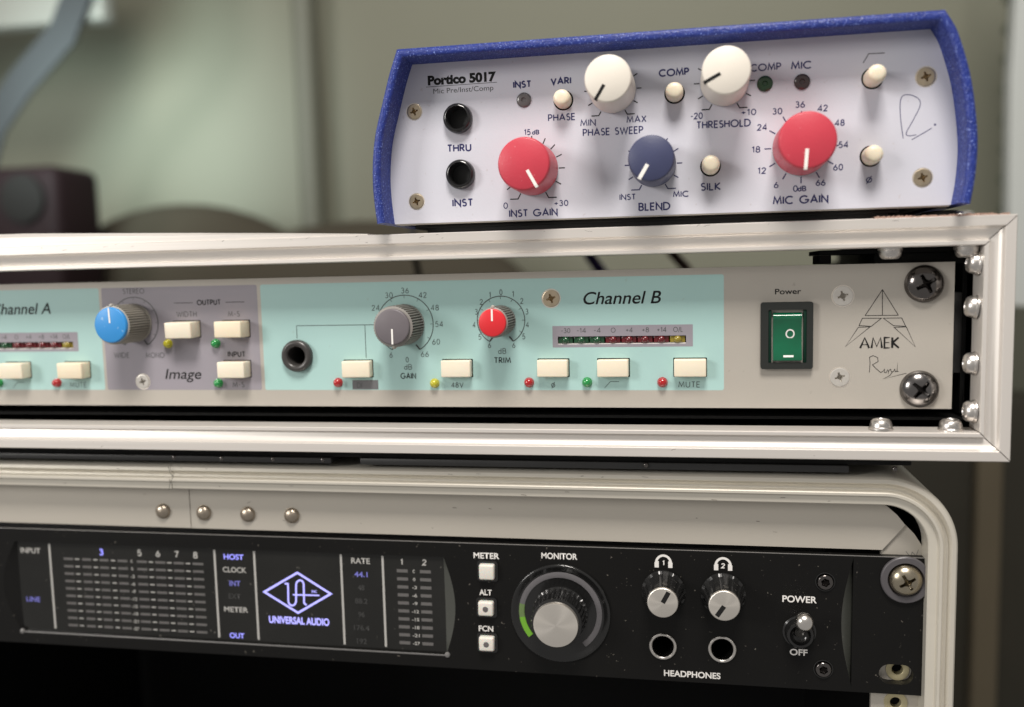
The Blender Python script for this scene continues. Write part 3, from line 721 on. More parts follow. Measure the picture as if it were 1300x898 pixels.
s2_ = mk('rack_screw', screw_bm(5.6, 3.6, 'dome', cross(5.6, .85), 4.2), m_chrome2, A, (-9.3, 0, -37.9))
# power switch
sw = mk('power_switch', plate(rrect(-55.8, -40.3, -31.6, -11.0, .8), [rrect(-53.5, -42.2, -29.7, -13.4, .3, 3)], -1.6, .2), m_switch, A)
mk('rocker_well', box(-53.5, -42.2, 1.0, 1.4, -29.7, -13.4), m_green2, sw)
for x in (-53.45, -43.1): mk('rocker_well', box(x, x+.9, -1.3, 1.0, -29.6, -13.5, .1), m_green2, sw)
bm = bmesh.new(); prof_r = [(-14.2, 1.0), (-14.3, -.6), (-14.9, -1.5), (-15.7, -1.75), (-16.5, -1.45), (-18.0, -1.0), (-20, -.75), (-22, -.8), (-24, -1.1), (-26, -1.6), (-28.2, -2.3), (-28.9, -2.2), (-29.1, 1.0)]
ra = [bm.verts.new((-52.1, y, z)) for z, y in prof_r]; rb = [bm.verts.new((-43.6, y, z)) for z, y in prof_r]
for i in range(len(prof_r)-1): bm.faces.new((ra[i], ra[i+1], rb[i+1], rb[i]))
bm.faces.new(ra); bm.faces.new(rb[::-1])
rk = mk('rocker', bm, m_green, sw, ang=50)
bm = bmesh.new(); ribbon(bm, arc(0, 0, 1.15, 1.25, 0, 360, 24), .42, 0)
o = mk('off_mark', bm, m_whitep, rk, (-47.0, -.86, -20.8)); o.rotation_euler = (R_(2), 0, 0)
o = mk('on_mark', box(-1.5, 1.5, -.05, .05, -.32, .32), m_whitep, rk, (-47.6, -2.15, -27.6)); o.rotation_euler = (R_(-20), 0, 0)
# maker's emblem and signature
def lg(u, v): return (-48.86+(u-197)*.0 , 0)
LG = [[(-20.25,-7.81), (-25.09,-15.56)], [(-20.25,-7.81), (-15.58,-15.60)], [(-20.25,-7.81), (-20.13,-15.58)], [(-25.09,-15.56), (-15.58,-15.60)],
      [(-25.85,-16.36), (-20.41,-16.43), (-23.24,-18.83), (-26.80,-18.57), (-25.85,-16.36)],
      [(-19.85,-16.44), (-14.63,-16.42), (-13.44,-18.95), (-16.96,-18.69), (-19.85,-16.44)],
      [(-26.97,-19.07), (-23.62,-19.01), (-30.66,-24.94), (-26.97,-19.07)],
      [(-16.75,-19.19), (-13.26,-19.14), (-10.58,-25.20), (-16.75,-19.19)]]
for q in LG: lines(pa, [q], YT, .18, m_blackp, 'emblem_line')
letters(pa, 'AMEK', -20.83,-23.85, YT-.03, 3.75, .62, m_blackp, width=11.7, sp=.22, nib=(0, .32))
SG = [(-23.60,-32.83), (-23.46,-29.78), (-23.66,-28.24), (-22.63,-27.74), (-21.28,-28.35), (-21.15,-29.57), (-22.77,-30.57), (-21.59,-31.81), (-20.33,-32.94), (-19.59,-32.44), (-19.22,-31.81), (-19.29,-32.85), (-18.81,-33.04), (-18.36,-32.03), (-18.13,-33.45), (-18.06,-32.32), (-17.50,-31.92), (-17.28,-32.73), (-16.72,-32.64), (-16.35,-31.92), (-16.13,-32.74), (-15.67,-32.45), (-15.54,-29.60), (-15.66,-32.64), (-15.19,-32.55)]

lines(pa, [SG], YT, .17, m_blackp, 'signature')
lines(pa, [[(-16.81,-32.54), (-17.74,-33.86), (-19.76,-34.94), (-13.01,-33.15)]], YT, .17, m_blackp, 'signature')

# =================================================================== blue preamp on top
P = thing('blue_preamp', 'small lavender-grey preamp in a speckled blue half-round case, standing on the upper rack case', 'preamp', (-86, -8, 13))
YP = -8
LP = [(-169.85,15.35), (-170.66,24.90), (-170.60,33.06), (-169.46,42.11), (-166.74,51.73), (-164.37,59.58), (-162.24,64.87)]
RP = [(-10.19,65.91), (-8.23,62.07), (-6.69,57.87), (-4.66,50.82), (-3.36,43.78), (-2.45,36.09), (-2.21,30.37), (-2.66,22.89), (-3.68,17.03)]
ztp = (LP[-1][1]+RP[0][1])/2; zbt = (LP[0][1]+RP[-1][1])/2
LP[-1] = (LP[-1][0], ztp); RP[0] = (RP[0][0], ztp); LP[0] = (LP[0][0], zbt); RP[-1] = (RP[-1][0], zbt)
def smooth(pts, n=5):
    out = []
    for i in range(len(pts)-1):
        p0, p1, p2, p3 = pts[max(i-1, 0)], pts[i], pts[i+1], pts[min(i+2, len(pts)-1)]
        for k in range(n):
            t = k/n
            out.append(tuple(.5*(2*p1[j]+(-p0[j]+p2[j])*t+(2*p0[j]-5*p1[j]+4*p2[j]-p3[j])*t*t+(-p0[j]+3*p1[j]-3*p2[j]+p3[j])*t**3) for j in (0, 1)))
    return out+[pts[-1]]
inner = smooth(LP)+smooth(RP)
PT = {'thru': (-147.89,48.04), 'inst': (-147.59,30.87)}
LEDS = [((-126.99,52.54), m_ledn), ((-55.30,53.09), m_leddg), ((-44.85,53.00), m_leddb)]
PS = (((-162.11,50.99), 2.35), ((-162.35,23.09), 2.35), ((-11.08,52.38), 2.6), ((-11.40,24.21), 2.5))
holes = [circ(*q, 4.0) for q in PT.values()]+[circ(*q, R-.05) for q, R in PS]
pp_ = mk('front_panel', plate(inner, holes, YP, YP+2), m_ppanel, P)
mk('panel_hem', box(LP[0][0]+.4, RP[-1][0]-.4, YP+.2, YP+6, zbt-.35, zbt-.02), m_apanel, P)
# blue casing: inner outline swept outwards, with rounded front lip
path = list(inner)
T = 2.7
cas = sweep(path[::-1], [(.0, 190), (.0, YP-9.2), (.35, YP-9.8), (.9, YP-10.05), (1.9, YP-10.05), (2.4, YP-9.8), (T, YP-9.2), (T, 190)])
mk('casing', cas, m_blue, P, ang=40)
mk('chassis', box(-166, -6, YP+2.2, 188, zbt+.3, ztp-1, .5), m_dark, P)
mk('base_plate', box(-164, -17, YP+2.5, 186, zbt-1.6, zbt-.4, .3), m_black, P)
for x, y in ((-150, 16), (-26, 8), (-150, 170), (-24, 170)):
    o = mk('rubber_foot', lathe([(6.6, 0), (6.8, .6), (6.2, zbt-ZT-1.2), (0, zbt-ZT-1.2)], 40), m_rubber, P, (x, y, ZT)); o.rotation_euler = (R_(-90), 0, 0)
mk('base_channel', box(-160, -20, YP+2.8, 150, ZT+.15, zbt-1.5, .2), m_black, P)
for q in PT.values(): socket(P, q[0], q[1], YP, 4.6, 3.25, 2.6, m_jack)
for q, m in LEDS:
    mk('indicator_lamp', lathe([(2.25, -.2), (2.25, .25), (2.05, .45), (1.5, .62), (.8, .66), (.6, .35), (0, .25)], 32), m, P, (q[0], YP, q[1]))
    mk('lamp_hole_rim', lathe([(2.75, -.1), (2.75, .03), (2.3, .02), (2.28, -.1)], 32), m_ppanel, P, (q[0], YP, q[1]))
def peg(q, h, r=2.6):
    b = lathe([(r, -.3), (r, h-1.5), (r*.95, h-.9), (r*.82, h-.4), (r*.6, h-.12), (r*.3, h), (0, h)], 40)
    mk('push_button', b, m_ivory, P, (q[0], YP, q[1]), ang=60)
    mk('button_hole', sheet(circ(q[0], q[1], r+.45, 36), YP-.02, .01), m_hole, pp_)
peg((-114.77,51.77), 5.2); peg((-81.35,51.87), 5.2); peg((-70.93,30.07), 7); peg((-25.47,52.79), 8.0); peg((-25.64,30.89), 6.2)
K = {'ig': (-124.81,31.55), 'ps': (-99.75,54.06), 'th': (-66.87,54.27), 'bl': (-87.81,31.43), 'mg': (-44.93,34.36)}
knob_smooth(P, *K['ig'], YP, 7.75, 15.5, m_redk, m_white, 151, .28, .95)
knob_smooth(P, *K['mg'], YP, 7.85, 15.8, m_redk, m_white, 184, .30, .95)
knob_smooth(P, *K['ps'], YP, 6.7, 17.0, m_whk, m_blackp, 212, .30, .95)
knob_smooth(P, *K['th'], YP, 6.7, 17.0, m_whk, m_blackp, 243, .28, .95)
knob_smooth(P, *K['bl'], YP, 6.55, 15.5, m_navk, m_white, 211, .30, 1.1)
Yt = YP-.03
ticks(pp_, *K['ig'], Yt, 8.2, 10.1, (0, 24.6, 45, 66, 90, 119, -126, -90, -66, -45), ((151, 2.5), (-152, -2.5)), .32, m_blackp)
ticks(pp_, *K['ps'], Yt, 7.2, 8.6, (60, 90, 120, -60, -90, -120), ((150, 2.2), (-150, -2.2)), .32, m_blackp)
ticks(pp_, *K['th'], Yt, 7.2, 8.8, (60, 90, 120, -60, -90, -120), ((150, 2.2), (-150, -2.2)), .32, m_blackp)
ticks(pp_, *K['bl'], Yt, 7.0, 8.6, (30, 60, 90, 120, -60, -90, -120), ((150, 2.4), (-150, -2.4)), .32, m_navy)
ticks(pp_, *K['mg'], Yt, 8.5, 10.4, [30*k for k in range(12)], (), .34, m_navy)
W = .40
for t, q, cap, wid, wd, m in (('THRU', (-147.92,39.12), 2.35, 7.6, W, m_navy), ('INST', (-147.30,22.16), 2.35, 6.6, W, m_navy), ('INST', (-127.42,57.28), 2.1, 5.6, W, m_navy), ('VARI', (-115.46,57.57), 2.1, 6.2, W, m_navy),
    ('PHASE', (-115.42,46.77), 2.1, 8.2, .30, m_navy), ('MIN', (-107.36,44.70), 2.0, 4.6, .26, m_navy), ('MAX', (-92.72,44.97), 2.0, 5.8, .26, m_navy), ('PHASE SWEEP', (-99.87,41.78), 2.2, 17.8, .30, m_navy),
    ('COMP', (-81.52,58.01), 2.2, 8.7, W, m_navy), ('INST GAIN', (-124.86,18.24), 2.3, 14.9, .36, m_navy), ('0', (-133.54,20.73), 1.9, 1.4, .24, m_navy), ('+30', (-116.04,20.88), 1.8, 4.3, .24, m_navy),
    ('15', (-126.15,42.84), 1.75, 2.0, .24, m_navy), ('dB', (-123.57,42.71), 1.4, 2.2, .24, m_navy), ('BLEND', (-87.61,18.82), 2.4, 9.3, .38, m_navy), ('INST', (-95.63,21.95), 1.8, 4.8, .26, m_navy),
    ('MIC', (-79.67,22.23), 1.8, 4.6, .28, m_navy), ('SILK', (-70.87,24.09), 2.3, 5.8, .34, m_navy), ('THRESHOLD', (-67.15,42.23), 2.2, 15.3, .32, m_navy), ('-20', (-74.93,44.96), 1.9, 3.5, .26, m_navy),
    ('+10', (-59.90,45.23), 1.8, 4.2, .24, m_navy), ('COMP', (-55.14,57.82), 2.1, 8.6, .32, m_navy), ('MIC', (-45.10,57.73), 2.2, 5.6, .34, m_navy),
    ('36', (-45.35,46.63), 1.85, 2.7, .26, m_navy), ('42', (-39.03,45.23), 1.85, 2.8, .26, m_navy), ('48', (-34.27,40.84), 1.85, 2.7, .26, m_navy), ('54', (-33.15,34.56), 1.85, 2.7, .26, m_navy),
    ('60', (-34.56,28.17), 1.85, 2.7, .26, m_navy), ('66', (-39.42,23.96), 1.85, 2.7, .26, m_navy), ('0', (-46.49,22.51), 1.85, 1.35, .26, m_navy), ('dB', (-44.66,22.44), 1.6, 2.4, .26, m_navy),
    ('6', (-51.98,23.79), 1.85, 1.3, .26, m_navy), ('12', (-56.07,28.11), 1.85, 2.4, .26, m_navy), ('18', (-57.76,34.34), 1.85, 2.4, .26, m_navy), ('24', (-56.02,40.69), 1.85, 2.8, .26, m_navy),
    ('30', (-51.75,45.06), 1.85, 2.8, .26, m_navy), ('MIC GAIN', (-45.04,19.26), 2.4, 15.3, .38, m_navy), ('o', (-25.91,24.30), 2.1, 2.0, .26, m_navy)):
    letters(pp_, t, q[0], q[1], Yt, cap*1.04, wd*1.18, m, width=wid*1.03, sp=.26)
typed(pp_, 'Portico 5017', -146.50,60.29, Yt, 2.75, m_blackp, 21.8, .052)
typed(pp_, 'Mic Pre/Inst/Comp', -146.10,56.91, Yt, 1.6, m_greyp, 19.2, 0)
lines(pp_, [[(-157.99,58.28), (-135.30,58.40)]], Yt, .14, m_blackp)
lines(pp_, [[(-28.04,57.23), (-26.60,59.73), (-22.19,59.65)]], Yt, .22, m_blackp)
sg = [(-16.84,35.54), (-17.60,40.77), (-17.83,45.37), (-17.12,47.46), (-15.01,47.55), (-12.79,46.22), (-12.52,44.23), (-14.14,40.70), (-16.04,37.00), (-15.28,36.17), (-13.31,36.35)]
lines(pp_, [smooth(sg)], Yt, .20, m_navy, 'signature')
lines(pp_, [smooth([(-14.54,35.02), (-11.90,36.46), (-9.19,38.04)])], Yt, .20, m_navy, 'signature')
mk('signature_dot', sheet(circ(*(-8.37,38.92), .3, 12), Yt, .01), m_navy, pp_)
for q, R in PS:
    flush(q, R, m_screw, YP, P)

# =================================================================== lower case: rounded extrusion
C2 = thing('lower_rack_case', 'round cornered flight case with riveted front band, below the upper rack case', 'flight case', (-200, 0, -150))
FT, FX, FR = -64.0, 1.6, 21.5
profF = [(0, 40), (0, -4.2), (.25, -5.2), (.8, -5.8), (1.9, -6.0), (2.3, -5.6), (2.8, -4.6), (3.6, -4.3), (4.2, -4.6), (4.5, -6.6), (4.8, -6.9), (5.5, -6.9), (5.8, -6.5), (6.0, -5.7), (8.3, -5.6), (8.6, -5.3), (8.7, 2.5), (2.0, 3), (2.0, 40)]
XS = -255.6
mk('rim', sweep([(XS+.12, FT)]+[(FX-FR+FR*math.sin(R_(a)), FT-FR+FR*math.cos(R_(a))) for a in range(0, 91, 3)]+[(FX-.9, -400)], profF), m_frame, C2)
mk('rim', sweep([(-420, FT), (XS-.12, FT-.12)], profF), m_frame, C2)
mk('shell', sweep([(-496, FT-.4), (FX-FR, FT-.4)]+[(FX-FR+(FR-.4)*math.sin(R_(a)), FT-FR+(FR-.4)*math.cos(R_(a))) for a in range(3, 91, 3)]+[(FX-1.3, -400)], [(0, 40.1), (0, 330), (2, 330), (2, 40.1)]), m_black, C2)
mk('side_lining', box(-496, -493, 4, 316, -400, -66.5), m_black, C2)
mk('back_board', box(-496, -.8, 318, 322, -400, -66.5), m_black, C2)
BY = .6
bz0, bz1 = -88.35, -72.3
bl = [(-252.8, bz0), (-18.9, bz0), (-12.3, -80.3), (-14.6, -77.3), (-17.6, -74.6), (-20.9, -72.8), (-22, bz1), (-252.8, bz1)]
mk('front_band', plate(bl, [], BY, BY+2.5), m_band, C2)
mk('front_band', plate([(-420, bz0), (-253.1, bz0), (-253.1, bz1), (-420, bz1)], [], BY, BY+2.5), m_band, C2)
rl = [(-18.5, -88.2), (-12.0, -80.55), (-9.4, -83.3), (-7.3, -86.6), (-6.1, -90.2), (-5.6, -91.5), (-4.6, -400), (-21.6, -400), (-21.3, -91), (-19.0, -91), (-19.0, -88.2)]
rr = mk('rack_rail', plate(rl, [circ(-13.95, -137.9, 1.7, 24), circ(-13.6, -127.0, 1.8, 24)], 1.6, 3.6), m_band, C2)
mk('rail_hole_ring', lathe([(3.5, 0), (3.5, .3), (2.2, .3), (1.7, 0), (1.6, -2)], 32), mat('yellow_passivated_nut', (0.52, 0.46, 0.28), .4, .6), C2, (-13.95, 1.6, -137.9))
mk('rail_hole_ring', lathe([(3.5, 0), (3.5, .3), (2.2, .3), (1.7, 0), (1.6, -2)], 32), bpy.data.materials['yellow_passivated_nut'], C2, (-13.6, 1.6, -127.0))
mk('side_lining', box(-3.5, -1.6, 4, 316, -400, -90), m_black, C2)
mk('floor_board', box(-496, -3.6, 4, 316, -402, -398), m_black, C2)
for k in range(16):
    x = rs.uniform(-300, -30); z = rs.choice([FT-rs.uniform(.9, 1.7), FT-rs.uniform(6.3, 8.1)]); yy = -5.99 if z > FT-3 else -5.72
    lines(C2, [[(x, z), (x+rs.uniform(.3, 2.0), z+rs.uniform(-.25, .25))]], yy, rs.uniform(.08, .16), m_scr, 'scratch')
for k in range(9):
    x = rs.uniform(-300, -30); z = rs.uniform(-86, -75)
    lines(C2, [[(x, z), (x+rs.uniform(.3, 1.4), z+rs.uniform(-.6, .6))]], BY-.02, rs.uniform(.10, .22), m_scr, 'scratch')
riv = None
for q in ((-263.61,-82.41), (-247.65,-82.56), (-230.77,-82.68), (-214.22,-82.65)):
    if riv is None: riv = mk('rivet', screw_bm(2.75, 1.9, 'dome', None, 0, 40, 12), m_rivet, C2, (q[0], BY, q[1]))
    else: share(riv, C2, (q[0], BY, q[1]))
lines(C2, [[(XS-.1, -64.3), (XS+.3, -66.5), (XS+1.4, -68), (XS+.2, -70), (XS-.4, -72.5)]], -6.92, .14, m_hole, 'crack')
lines(C2, [[(-9.86,-76.09), (-9.14,-78.27), (-7.81,-77.01), (-6.89,-78.46)]], 1.58, .12, m_hole, 'pencil_mark')
lines(C2, [[(-11.78,-88.84), (-10.37,-90.79), (-9.94,-89.02), (-8.77,-90.23), (-8.12,-88.21)]], 1.58, .14, m_greyp, 'pencil_mark')

# =================================================================== black interface
U = thing('black_audio_interface', 'black one-unit audio interface with a violet-lit display and silver-capped monitor knob', 'audio interface', (-200, 0, -134))
yu = -1.78
UT, UB = -89.9, -133.7
hp1, hp2 = (-86.32,-122.05), (-67.49,-121.98)
DX0, DX1, DZ0, DZ1 = -323.2, -159.5, -128.9, -94.9
lensL = [(-27.7, UT-.6)]+[(-27.7-3.4*math.sin(math.pi*t/16), UT-.6-(41.6)*t/16) for t in range(1, 16)]+[(-27.9, UT-42.2)]
slotc = (-14.70,-127.26)
def stadium(x, z, w_, h_, n=10):
    P_ = []; r = h_/2; d = w_/2-r
    for k in range(n+1): a = R_(-90+180*k/n); P_.append((x+d+r*math.cos(a), z+r*math.sin(a)))
    for k in range(n+1): a = R_(90+180*k/n); P_.append((x-d+r*math.cos(a), z+r*math.sin(a)))
    return P_
bulR = [(DX1+.3, DZ1+.1)]+[(DX1+.3+3.6*math.sin(math.pi*t/14), DZ1+.1-(34.2)*t/14) for t in range(1, 14)]+[(DX1+.3, DZ0-.1)]
bulL = [(DX0-.3, DZ0-.1)]+[(DX0-.3-6.2*math.sin(math.pi*t/14), DZ0-.1+(34.2)*t/14) for t in range(1, 14)]+[(DX0-.3, DZ1+.1)]
win = bulR+bulL
pu = mk('front_panel', plate([(-482, UB), (-4.75, UB), (-4.75, UT), (-482, UT)], [win, lensL[::-1], stadium(*slotc, 10.2, 6.4), circ(*hp1, 3.9), circ(*hp2, 3.9), circ(*(-36.08,-98.37), 2.1, 24), circ(*(-36.39,-126.72), 2.1, 24), circ(*(-12.55,-96.64), 4.0)], yu, yu+3.2), m_upanel, U)
mk('chassis', box(-465, -34, yu+15, 280, UB+.6, UT-.6, .5), m_dark, U)
# display recess: sloping cheeks, lower edge in painted highlight grey and the smoked window
def slope(edge, xin, bm):
    b = bmesh.new(); A_ = [b.verts.new((x, yu+.02, z)) for x, z in edge]; B_ = [b.verts.new((xin, yu+1.1, z)) for x, z in edge]
    for i in range(len(edge)-1): b.faces.new((A_[i], A_[i+1], B_[i+1], B_[i]))
    return join(bm, b)
ds = mk('display', sheet(rrect(DX0-.2, DX1+.2, DZ0-.1, DZ1+.1, .3), yu+1.05, .3), m_glass, U)
mk('display_cheek', slope(bulR, DX1, None), m_ufacet, ds, ang=60); mk('display_cheek', slope(bulL, DX0, None), m_upanel, ds, ang=60)  # right cheek lightened as if lit, left kept panel black
mk('display_lower_edge', box(DX0, DX1+.6, yu-.12, yu+.3, DZ0-.75, DZ0-.12, .2), m_edge, ds)
mk('display_edge_tip', lathe([(1.0, 0), (.8, .4), (.3, .6), (0, .6)], 24), m_edge, ds, (DX1+.6, yu, DZ0-.2)); mk('display_edge_tip', lathe([(1.0, 0), (.8, .4), (.3, .6), (0, .6)], 24), m_edge, ds, (DX0, yu, DZ0-.3))
yd = yu+1.0
bm = bmesh.new(); A_ = [bm.verts.new((x, yu+.05, z)) for x, z in lensL]; B_ = [bm.verts.new((-27.75, yu+2.2, z)) for x, z in lensL]
for i in range(len(lensL)-1): bm.faces.new((A_[i], A_[i+1], B_[i+1], B_[i]))
mk('scooped_facet', bm, m_ufacet, U, ang=60)  # lighter colour stands for the light this scoop catches
mk('top_edge', box(-482, -4.75, yu-.05, yu+.6, UT-.02, UT+.14, .05), m_edge, U)  # thin pale line painted for the lit top of the panel
# display contents
for x in (-309.96,-111.85)[:1]+(-243.73,-112.23)[:1]+(-228.52,-112.13)[:1]+(-196.20,-111.82)[:1]+(-181.10,-111.69)[:1]:
    mk('divider_bar', box(x-.38, x+.38, yd-.06, yd-.01, -127.9, -95.6), m_dispw, ds)
def wt(t, q, cap, wid, m, bold=.018, par=None, y=None):
    if len(t) == 1: return letters(par or ds, t, q[0], q[1], yd-.05 if y is None else y, cap, cap*.19, m, width=cap*(.42 if t == '1' else .72), font=HV)
    typed(par or ds, t, q[0], q[1], yd-.05 if y is None else y, cap*1.03, m, wid if len(t) > 1 else None, bold)
for t, q, cap, wid, m in (('INPUT', (-318.00,-98.32), 2.0, 8.2, m_dispw), ('LINE', (-318.42,-116.98), 1.8, 5.8, m_purpd), ('3', (-288.69,-97.96), 2.5, 2.0, m_purp), ('5', (-273.27,-97.72), 2.5, 1.8, m_dispw),
    ('6', (-265.90,-97.75), 2.5, 1.8, m_dispw), ('7', (-258.59,-97.78), 2.5, 1.8, m_dispw), ('8', (-251.19,-97.81), 2.5, 1.8, m_dispw),
    ('HOST', (-236.40,-97.86), 1.9, 7.6, m_purp), ('CLOCK', (-236.32,-102.57), 1.9, 9.0, m_dispw), ('INT', (-236.46,-107.53), 1.9, 4.2, m_purpd), ('EXT', (-236.84,-112.28), 1.9, 4.6, m_dispd),
    ('METER', (-236.58,-117.16), 1.9, 9.2, m_dispw), ('OUT', (-236.79,-126.78), 1.9, 5.6, m_purp), ('RATE', (-189.08,-97.56), 2.0, 6.8, m_dispw), ('44.1', (-189.12,-102.37), 1.8, 4.8, m_purpd),
    ('48', (-189.26,-107.08), 1.8, 2.4, m_dispd), ('88.2', (-189.39,-111.87), 1.8, 4.6, m_dispd), ('96', (-189.54,-116.67), 1.8, 2.4, m_dispd), ('176.4', (-189.69,-121.48), 1.8, 5.6, m_dispd), ('192', (-189.78,-126.31), 1.8, 3.6, m_dispd),
    ('1', (-174.27,-97.46), 2.2, 1.2, m_dispw), ('2', (-166.25,-97.33), 2.2, 1.7, m_dispw)):
    wt(t, q, cap, wid, m)
NUM = ('C', '0', '-3', '-6', '-9', '-12', '-15', '-18', '-21', '-27')
bars = bmesh.new(); dashes = bmesh.new()
for r in range(10):
    z = -101.0-r*2.81
    for x, w_ in ((-302.4, 3.9), (-294.9, 3.6), (-287.8, 3.6), (-280.3, 3.9), (-272.5, 4.0), (-265.2, 4.0), (-257.9, 4.0), (-250.4, 4.2)):
        box(x-w_/2, x+w_/2, yd-.05, yd-.01, z-.42, z+.42, 0, 1, bars)
    for x in (-298.8, -291.3, -284.1, -268.9, -261.6, -254.3): box(x-.85, x+.85, yd-.05, yd-.01, z-.2, z+.22, 0, 1, dashes)
    wt(NUM[r], (-276.6, z), 1.15, .8*len(NUM[r]), m_dispw)
    z = -100.6-r*2.83
    for x in (-174.2, -166.0): box(x-1.95, x+1.95, yd-.05, yd-.01, z-.55, z+.55, 0, 1, bars)
    wt(NUM[r], (-170.05, z), 1.15, .85*len(NUM[r]), m_dispw)
mk('meter_bars', bars, m_dispb, ds, ang=0)['kind'] = 'stuff'
mk('meter_dashes', dashes, m_dispw, ds, ang=0)['kind'] = 'stuff'
LGU = [[(-212.57,-102.76), (-200.55,-109.85), (-213.02,-117.28), (-225.37,-110.22), (-212.57,-102.76)]]
lines(ds, LGU, yd-.05, .75, m_logo, 'emblem_line')
ua = [(-217.51,-106.91), (-216.65,-106.87), (-216.29,-107.40), (-216.45,-112.63), (-216.28,-113.94), (-215.69,-114.60), (-214.96,-114.71), (-214.20,-114.31), (-213.68,-113.45), (-213.48,-111.90), (-213.24,-107.16), (-212.80,-106.09), (-211.91,-105.46), (-211.18,-105.54), (-210.59,-106.11), (-210.41,-107.16), (-210.56,-112.37), (-210.51,-113.68), (-209.68,-114.27)]
lines(ds, [smooth(ua, 3)], yd-.06, .62, m_logo, 'emblem_line')
lines(ds, [[(-214.63,-110.78), (-204.75,-110.58)]], yd-.075, .5, m_logo, 'emblem_line')

wt('INC', (-206.59,-109.24), .95, 1.9, m_logo)
wt('UNIVERSAL AUDIO', (-212.84,-120.08), 2.5, 22.6, m_logo, .028)
# printed words on the black face
for t, q, cap, wid in (('METER', (-144.32,-93.85), 2.0, 8.8), ('ALT', (-144.95,-106.49), 1.9, 4.3), ('FCN', (-145.16,-119.09), 1.9, 5.0), ('MONITOR', (-119.75,-93.11), 2.0, 11.9), ('POWER', (-43.72,-104.33), 2.1, 10.4),
    ('OFF', (-43.86,-121.65), 2.0, 5.4), ('HEADPHONES', (-77.03,-131.00), 2.0, 18.0)):
    wt(t, q, cap, wid, m_whitep, .022, pu, yu-.03)
for q, t in (((-85.91,-93.47), '1'), ((-67.17,-93.69), '2')):
    x, z = q; bm = bmesh.new()
    ribbon(bm, [(2.35*math.sin(R_(a)), -.9+2.6*math.cos(R_(a))) for a in range(-90, 91, 9)], .75, 0)
    for s_ in (-1, 1):
        box(s_*2.2-.65, s_*2.2+.65, -.008, 0, -2.3, -.6, .0, 1, bm); box(s_*1.75-.25, s_*1.75+.25, -.010, 0, -2.3, -.2, 0, 1, bm)
    mk('headphone_symbol', bm, m_whitep, pu, (x, yu-.03, z), ang=0)
    wt(t, (x, z-.75), 1.7, 1.1, m_whitep, .022, pu, yu-.045)
for i, (q, hh) in enumerate((((-143.98,-98.96), 5.2), ((-144.63,-111.57), 4.9), ((-144.71,-123.77), 4.9))):
    x, z = q
    b = mk('push_button', box(x-2.6, x+2.6, yu-2.4, yu+.2, z-hh/2, z+hh/2, .65, 4), m_key, U, ang=50)
    mk('button_collar', plate(rrect(x-3.5, x+3.5, z-hh/2-1.0, z+hh/2+.9, 1.0), [rrect(x-2.75, x+2.75, z-hh/2-.15, z+hh/2+.15, .7)], yu-.5, yu+.1), m_dish, U)
    if i: mk('button_lens', lathe([(.95, 0), (.95, .06), (.5, .12), (0, .14)], 24), m_ledn, b, (x, yu-2.4, z))
# monitor knob in its dished ring
mq = (-119.76,-112.47); mx_, mz_ = mq
mon = mk('monitor_knob', lathe([(9.2, .2), (9.2, 1.2), (8.9, 1.6), (8.5, 8.4), (8.2, 9.3), (7.3, 9.6), (0, 9.6)], 192, lambda i, h: 1.0 if (i % 6) < 3 or not (1.3 < h < 9.2) else .93), m_bknob, U, (mx_, yu, mz_), ang=25)
cp = mk('knob_cap', lathe([(7.35, 9.4), (7.35, 10.6), (7.15, 10.95), (6.85, 11.05), (0, 11.05)], 96), m_alu, mon, (mx_, yu, mz_), ang=40)
dish = mk('knob_dish', lathe([(16.7, 0), (16.6, .7), (16.2, .95), (15.7, .8), (14.6, .22), (14.3, .12), (9, .1), (0, .1)], 96), m_dish, U, (mx_, yu, mz_), ang=60)
def arcring(r0, r1, a0, a1, m, name, d):
    bm = bmesh.new(); n = max(4, int(abs(a1-a0)/3)); rows = []
    for i in range(n+1):
        a = R_(a0+(a1-a0)*i/n)
        rows.append([bm.verts.new((r*math.sin(a), -h, r*math.cos(a))) for r, h in ((r0, .12), (r0+.1, .42), ((r0+r1)/2, .55), (r1-.1, .42), (r1, .12))])
    for A_, B_ in zip(rows, rows[1:]):
        for k in range(4): bm.faces.new((A_[k], A_[k+1], B_[k+1], B_[k]))
    return mk(name, bm, m, dish, (mx_, yu, mz_), ang=60)
arcring(12.0, 13.9, -78, 143, m_arc, 'light_ring', 0); arcring(12.0, 13.9, -98, -78, m_arch, 'light_ring', 0); arcring(12.0, 13.9, -129, -98, m_arcg, 'light_ring', 0)
# headphone level knobs, sockets
def fluted(i, h): return 1.0 if (i % 10) < 6 or not (1.2 < h < 9.6) else .93
for q, pa_, L0 in (((-85.93,-103.54), 28, 0), ((-67.18,-103.64), 214, 0)):
    x, z = q
    k = mk('headphone_knob', lathe([(7.0, .1), (7.0, 1.0), (6.6, 1.6), (5.6, 6), (5.2, 9.4), (4.9, 9.9), (0, 9.9)], 120, fluted), m_bknob, U, (x, yu, z), ang=25)
    mk('knob_cap', lathe([(4.85, 9.7), (4.85, 10.5), (4.65, 10.8), (4.4, 10.9), (0, 10.9)], 64), m_alu, k, (x, yu, z), ang=40)
    bm = box(-.72, .72, -10.98, -10.8, .1, 4.0, .05, 1); bmesh.ops.rotate(bm, verts=bm.verts, cent=(0, 0, 0), matrix=Matrix.Rotation(R_(pa_), 3, 'Y'))
    mk('pointer', bm, m_blackp, k, (x, yu, z))
for q in (hp1, hp2):
    o = mk('headphone_socket', lathe([(4.4, 0), (4.4, .45), (4.2, .65), (3.75, .65), (3.5, .4), (3.4, -2)], 56), m_silver, U, (q[0], yu, q[1]))
    mk('bore', lathe([(3.45, -.5), (3.4, -15), (0, -15)], 32), m_hole, o, (q[0], yu, q[1]))
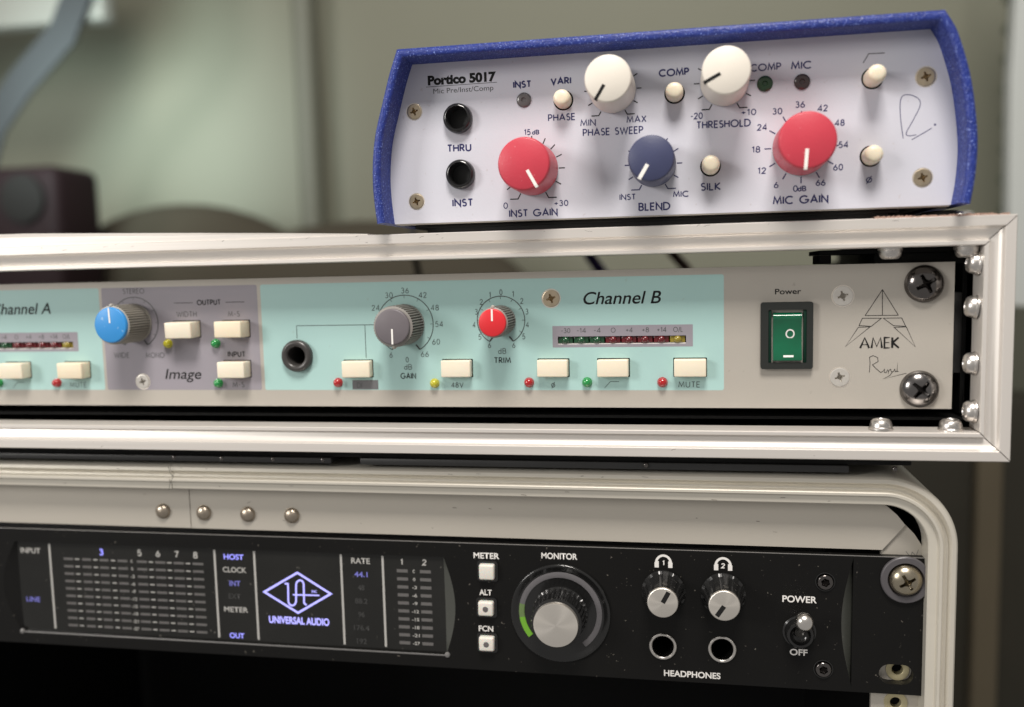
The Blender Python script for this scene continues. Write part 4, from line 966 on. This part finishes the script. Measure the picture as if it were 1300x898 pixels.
# toggle
tx, tz = (-43.77,-114.80)
tg = mk('toggle_switch', lathe([(5.1, 0), (5.1, .5), (4.6, .8), (4.3, 3.4), (3.9, 3.8), (3.2, 3.7), (2.9, 2.6), (2.0, 1.6), (0, 1.5)], 40), m_dish, U, (tx, yu, tz), ang=50)
bm = tube([(0, -1.5, 0), (.2, -4.5, 3.0), (.4, -7.0, 5.2)], 1.5, 20)
b = lathe([(0, -2.6), (1.5, -2.2), (2.5, -1.2), (2.85, .1), (2.6, 1.3), (1.7, 2.3), (0, 2.75)], 32, shift=(.5, -8.4, 6.4)); join(bm, b)
mk('toggle_lever', bm, m_silver, tg, (tx, yu, tz), ang=60)
hexm = lambda x, z: in_hex(x, z, 1.15, .2)
for q in ((-36.08,-98.37), (-36.39,-126.72)):
    o = mk('hex_screw', screw_bm(2.35, 1.1, 'flat', hexm, 2.2, 96, 18), m_chrome, U, (q[0], yu, q[1]))
    mk('screw_recess', lathe([(3.0, -.0), (3.0, .25), (2.75, .3), (2.45, .05)], 40), m_dish, o, (q[0], yu, q[1]))
q = (-12.55,-96.64); x, z = q
mk('screw_washer', lathe([(7.3, 0), (7.3, .9), (7.0, 1.2), (5.4, 1.2), (5.2, .8), (5.0, .3)], 64), m_washer, U, (x, yu, z))
mk('rack_screw', screw_bm(4.85, 3.3, 'dome', cross(4.85, .55), 4.0), m_bronze, U, (x, yu-.5, z))

# =================================================================== cables seen through the gap
tag(mk('violet_cable', tube([(-160, 300, 60), (-141, 300, 9), (-133, 300, -2), (-120, 296, -30)], 3.6), mat('violet_cable_sheath', (0.16, 0.09, 0.50), .5), ang=60), 'dark violet cable glimpsed through the gap above the teal panel', 'cable')
tag(mk('brown_cable', tube([(-104, 300, 60), (-89, 300, 10), (-80, 300, 0), (-64, 296, -30)], 3.2), mat('brown_cable_sheath', (0.30, 0.12, 0.10), .5), ang=60), 'dark brown cable glimpsed through the gap above the teal panel', 'cable')
tag(mk('black_cable', tube([(-262, 300, 60), (-258, 300, 10), (-256, 300, 0), (-252, 296, -30)], 2.2), m_rubber, ang=60), 'thin black cable glimpsed through the gap above the mauve field', 'cable')
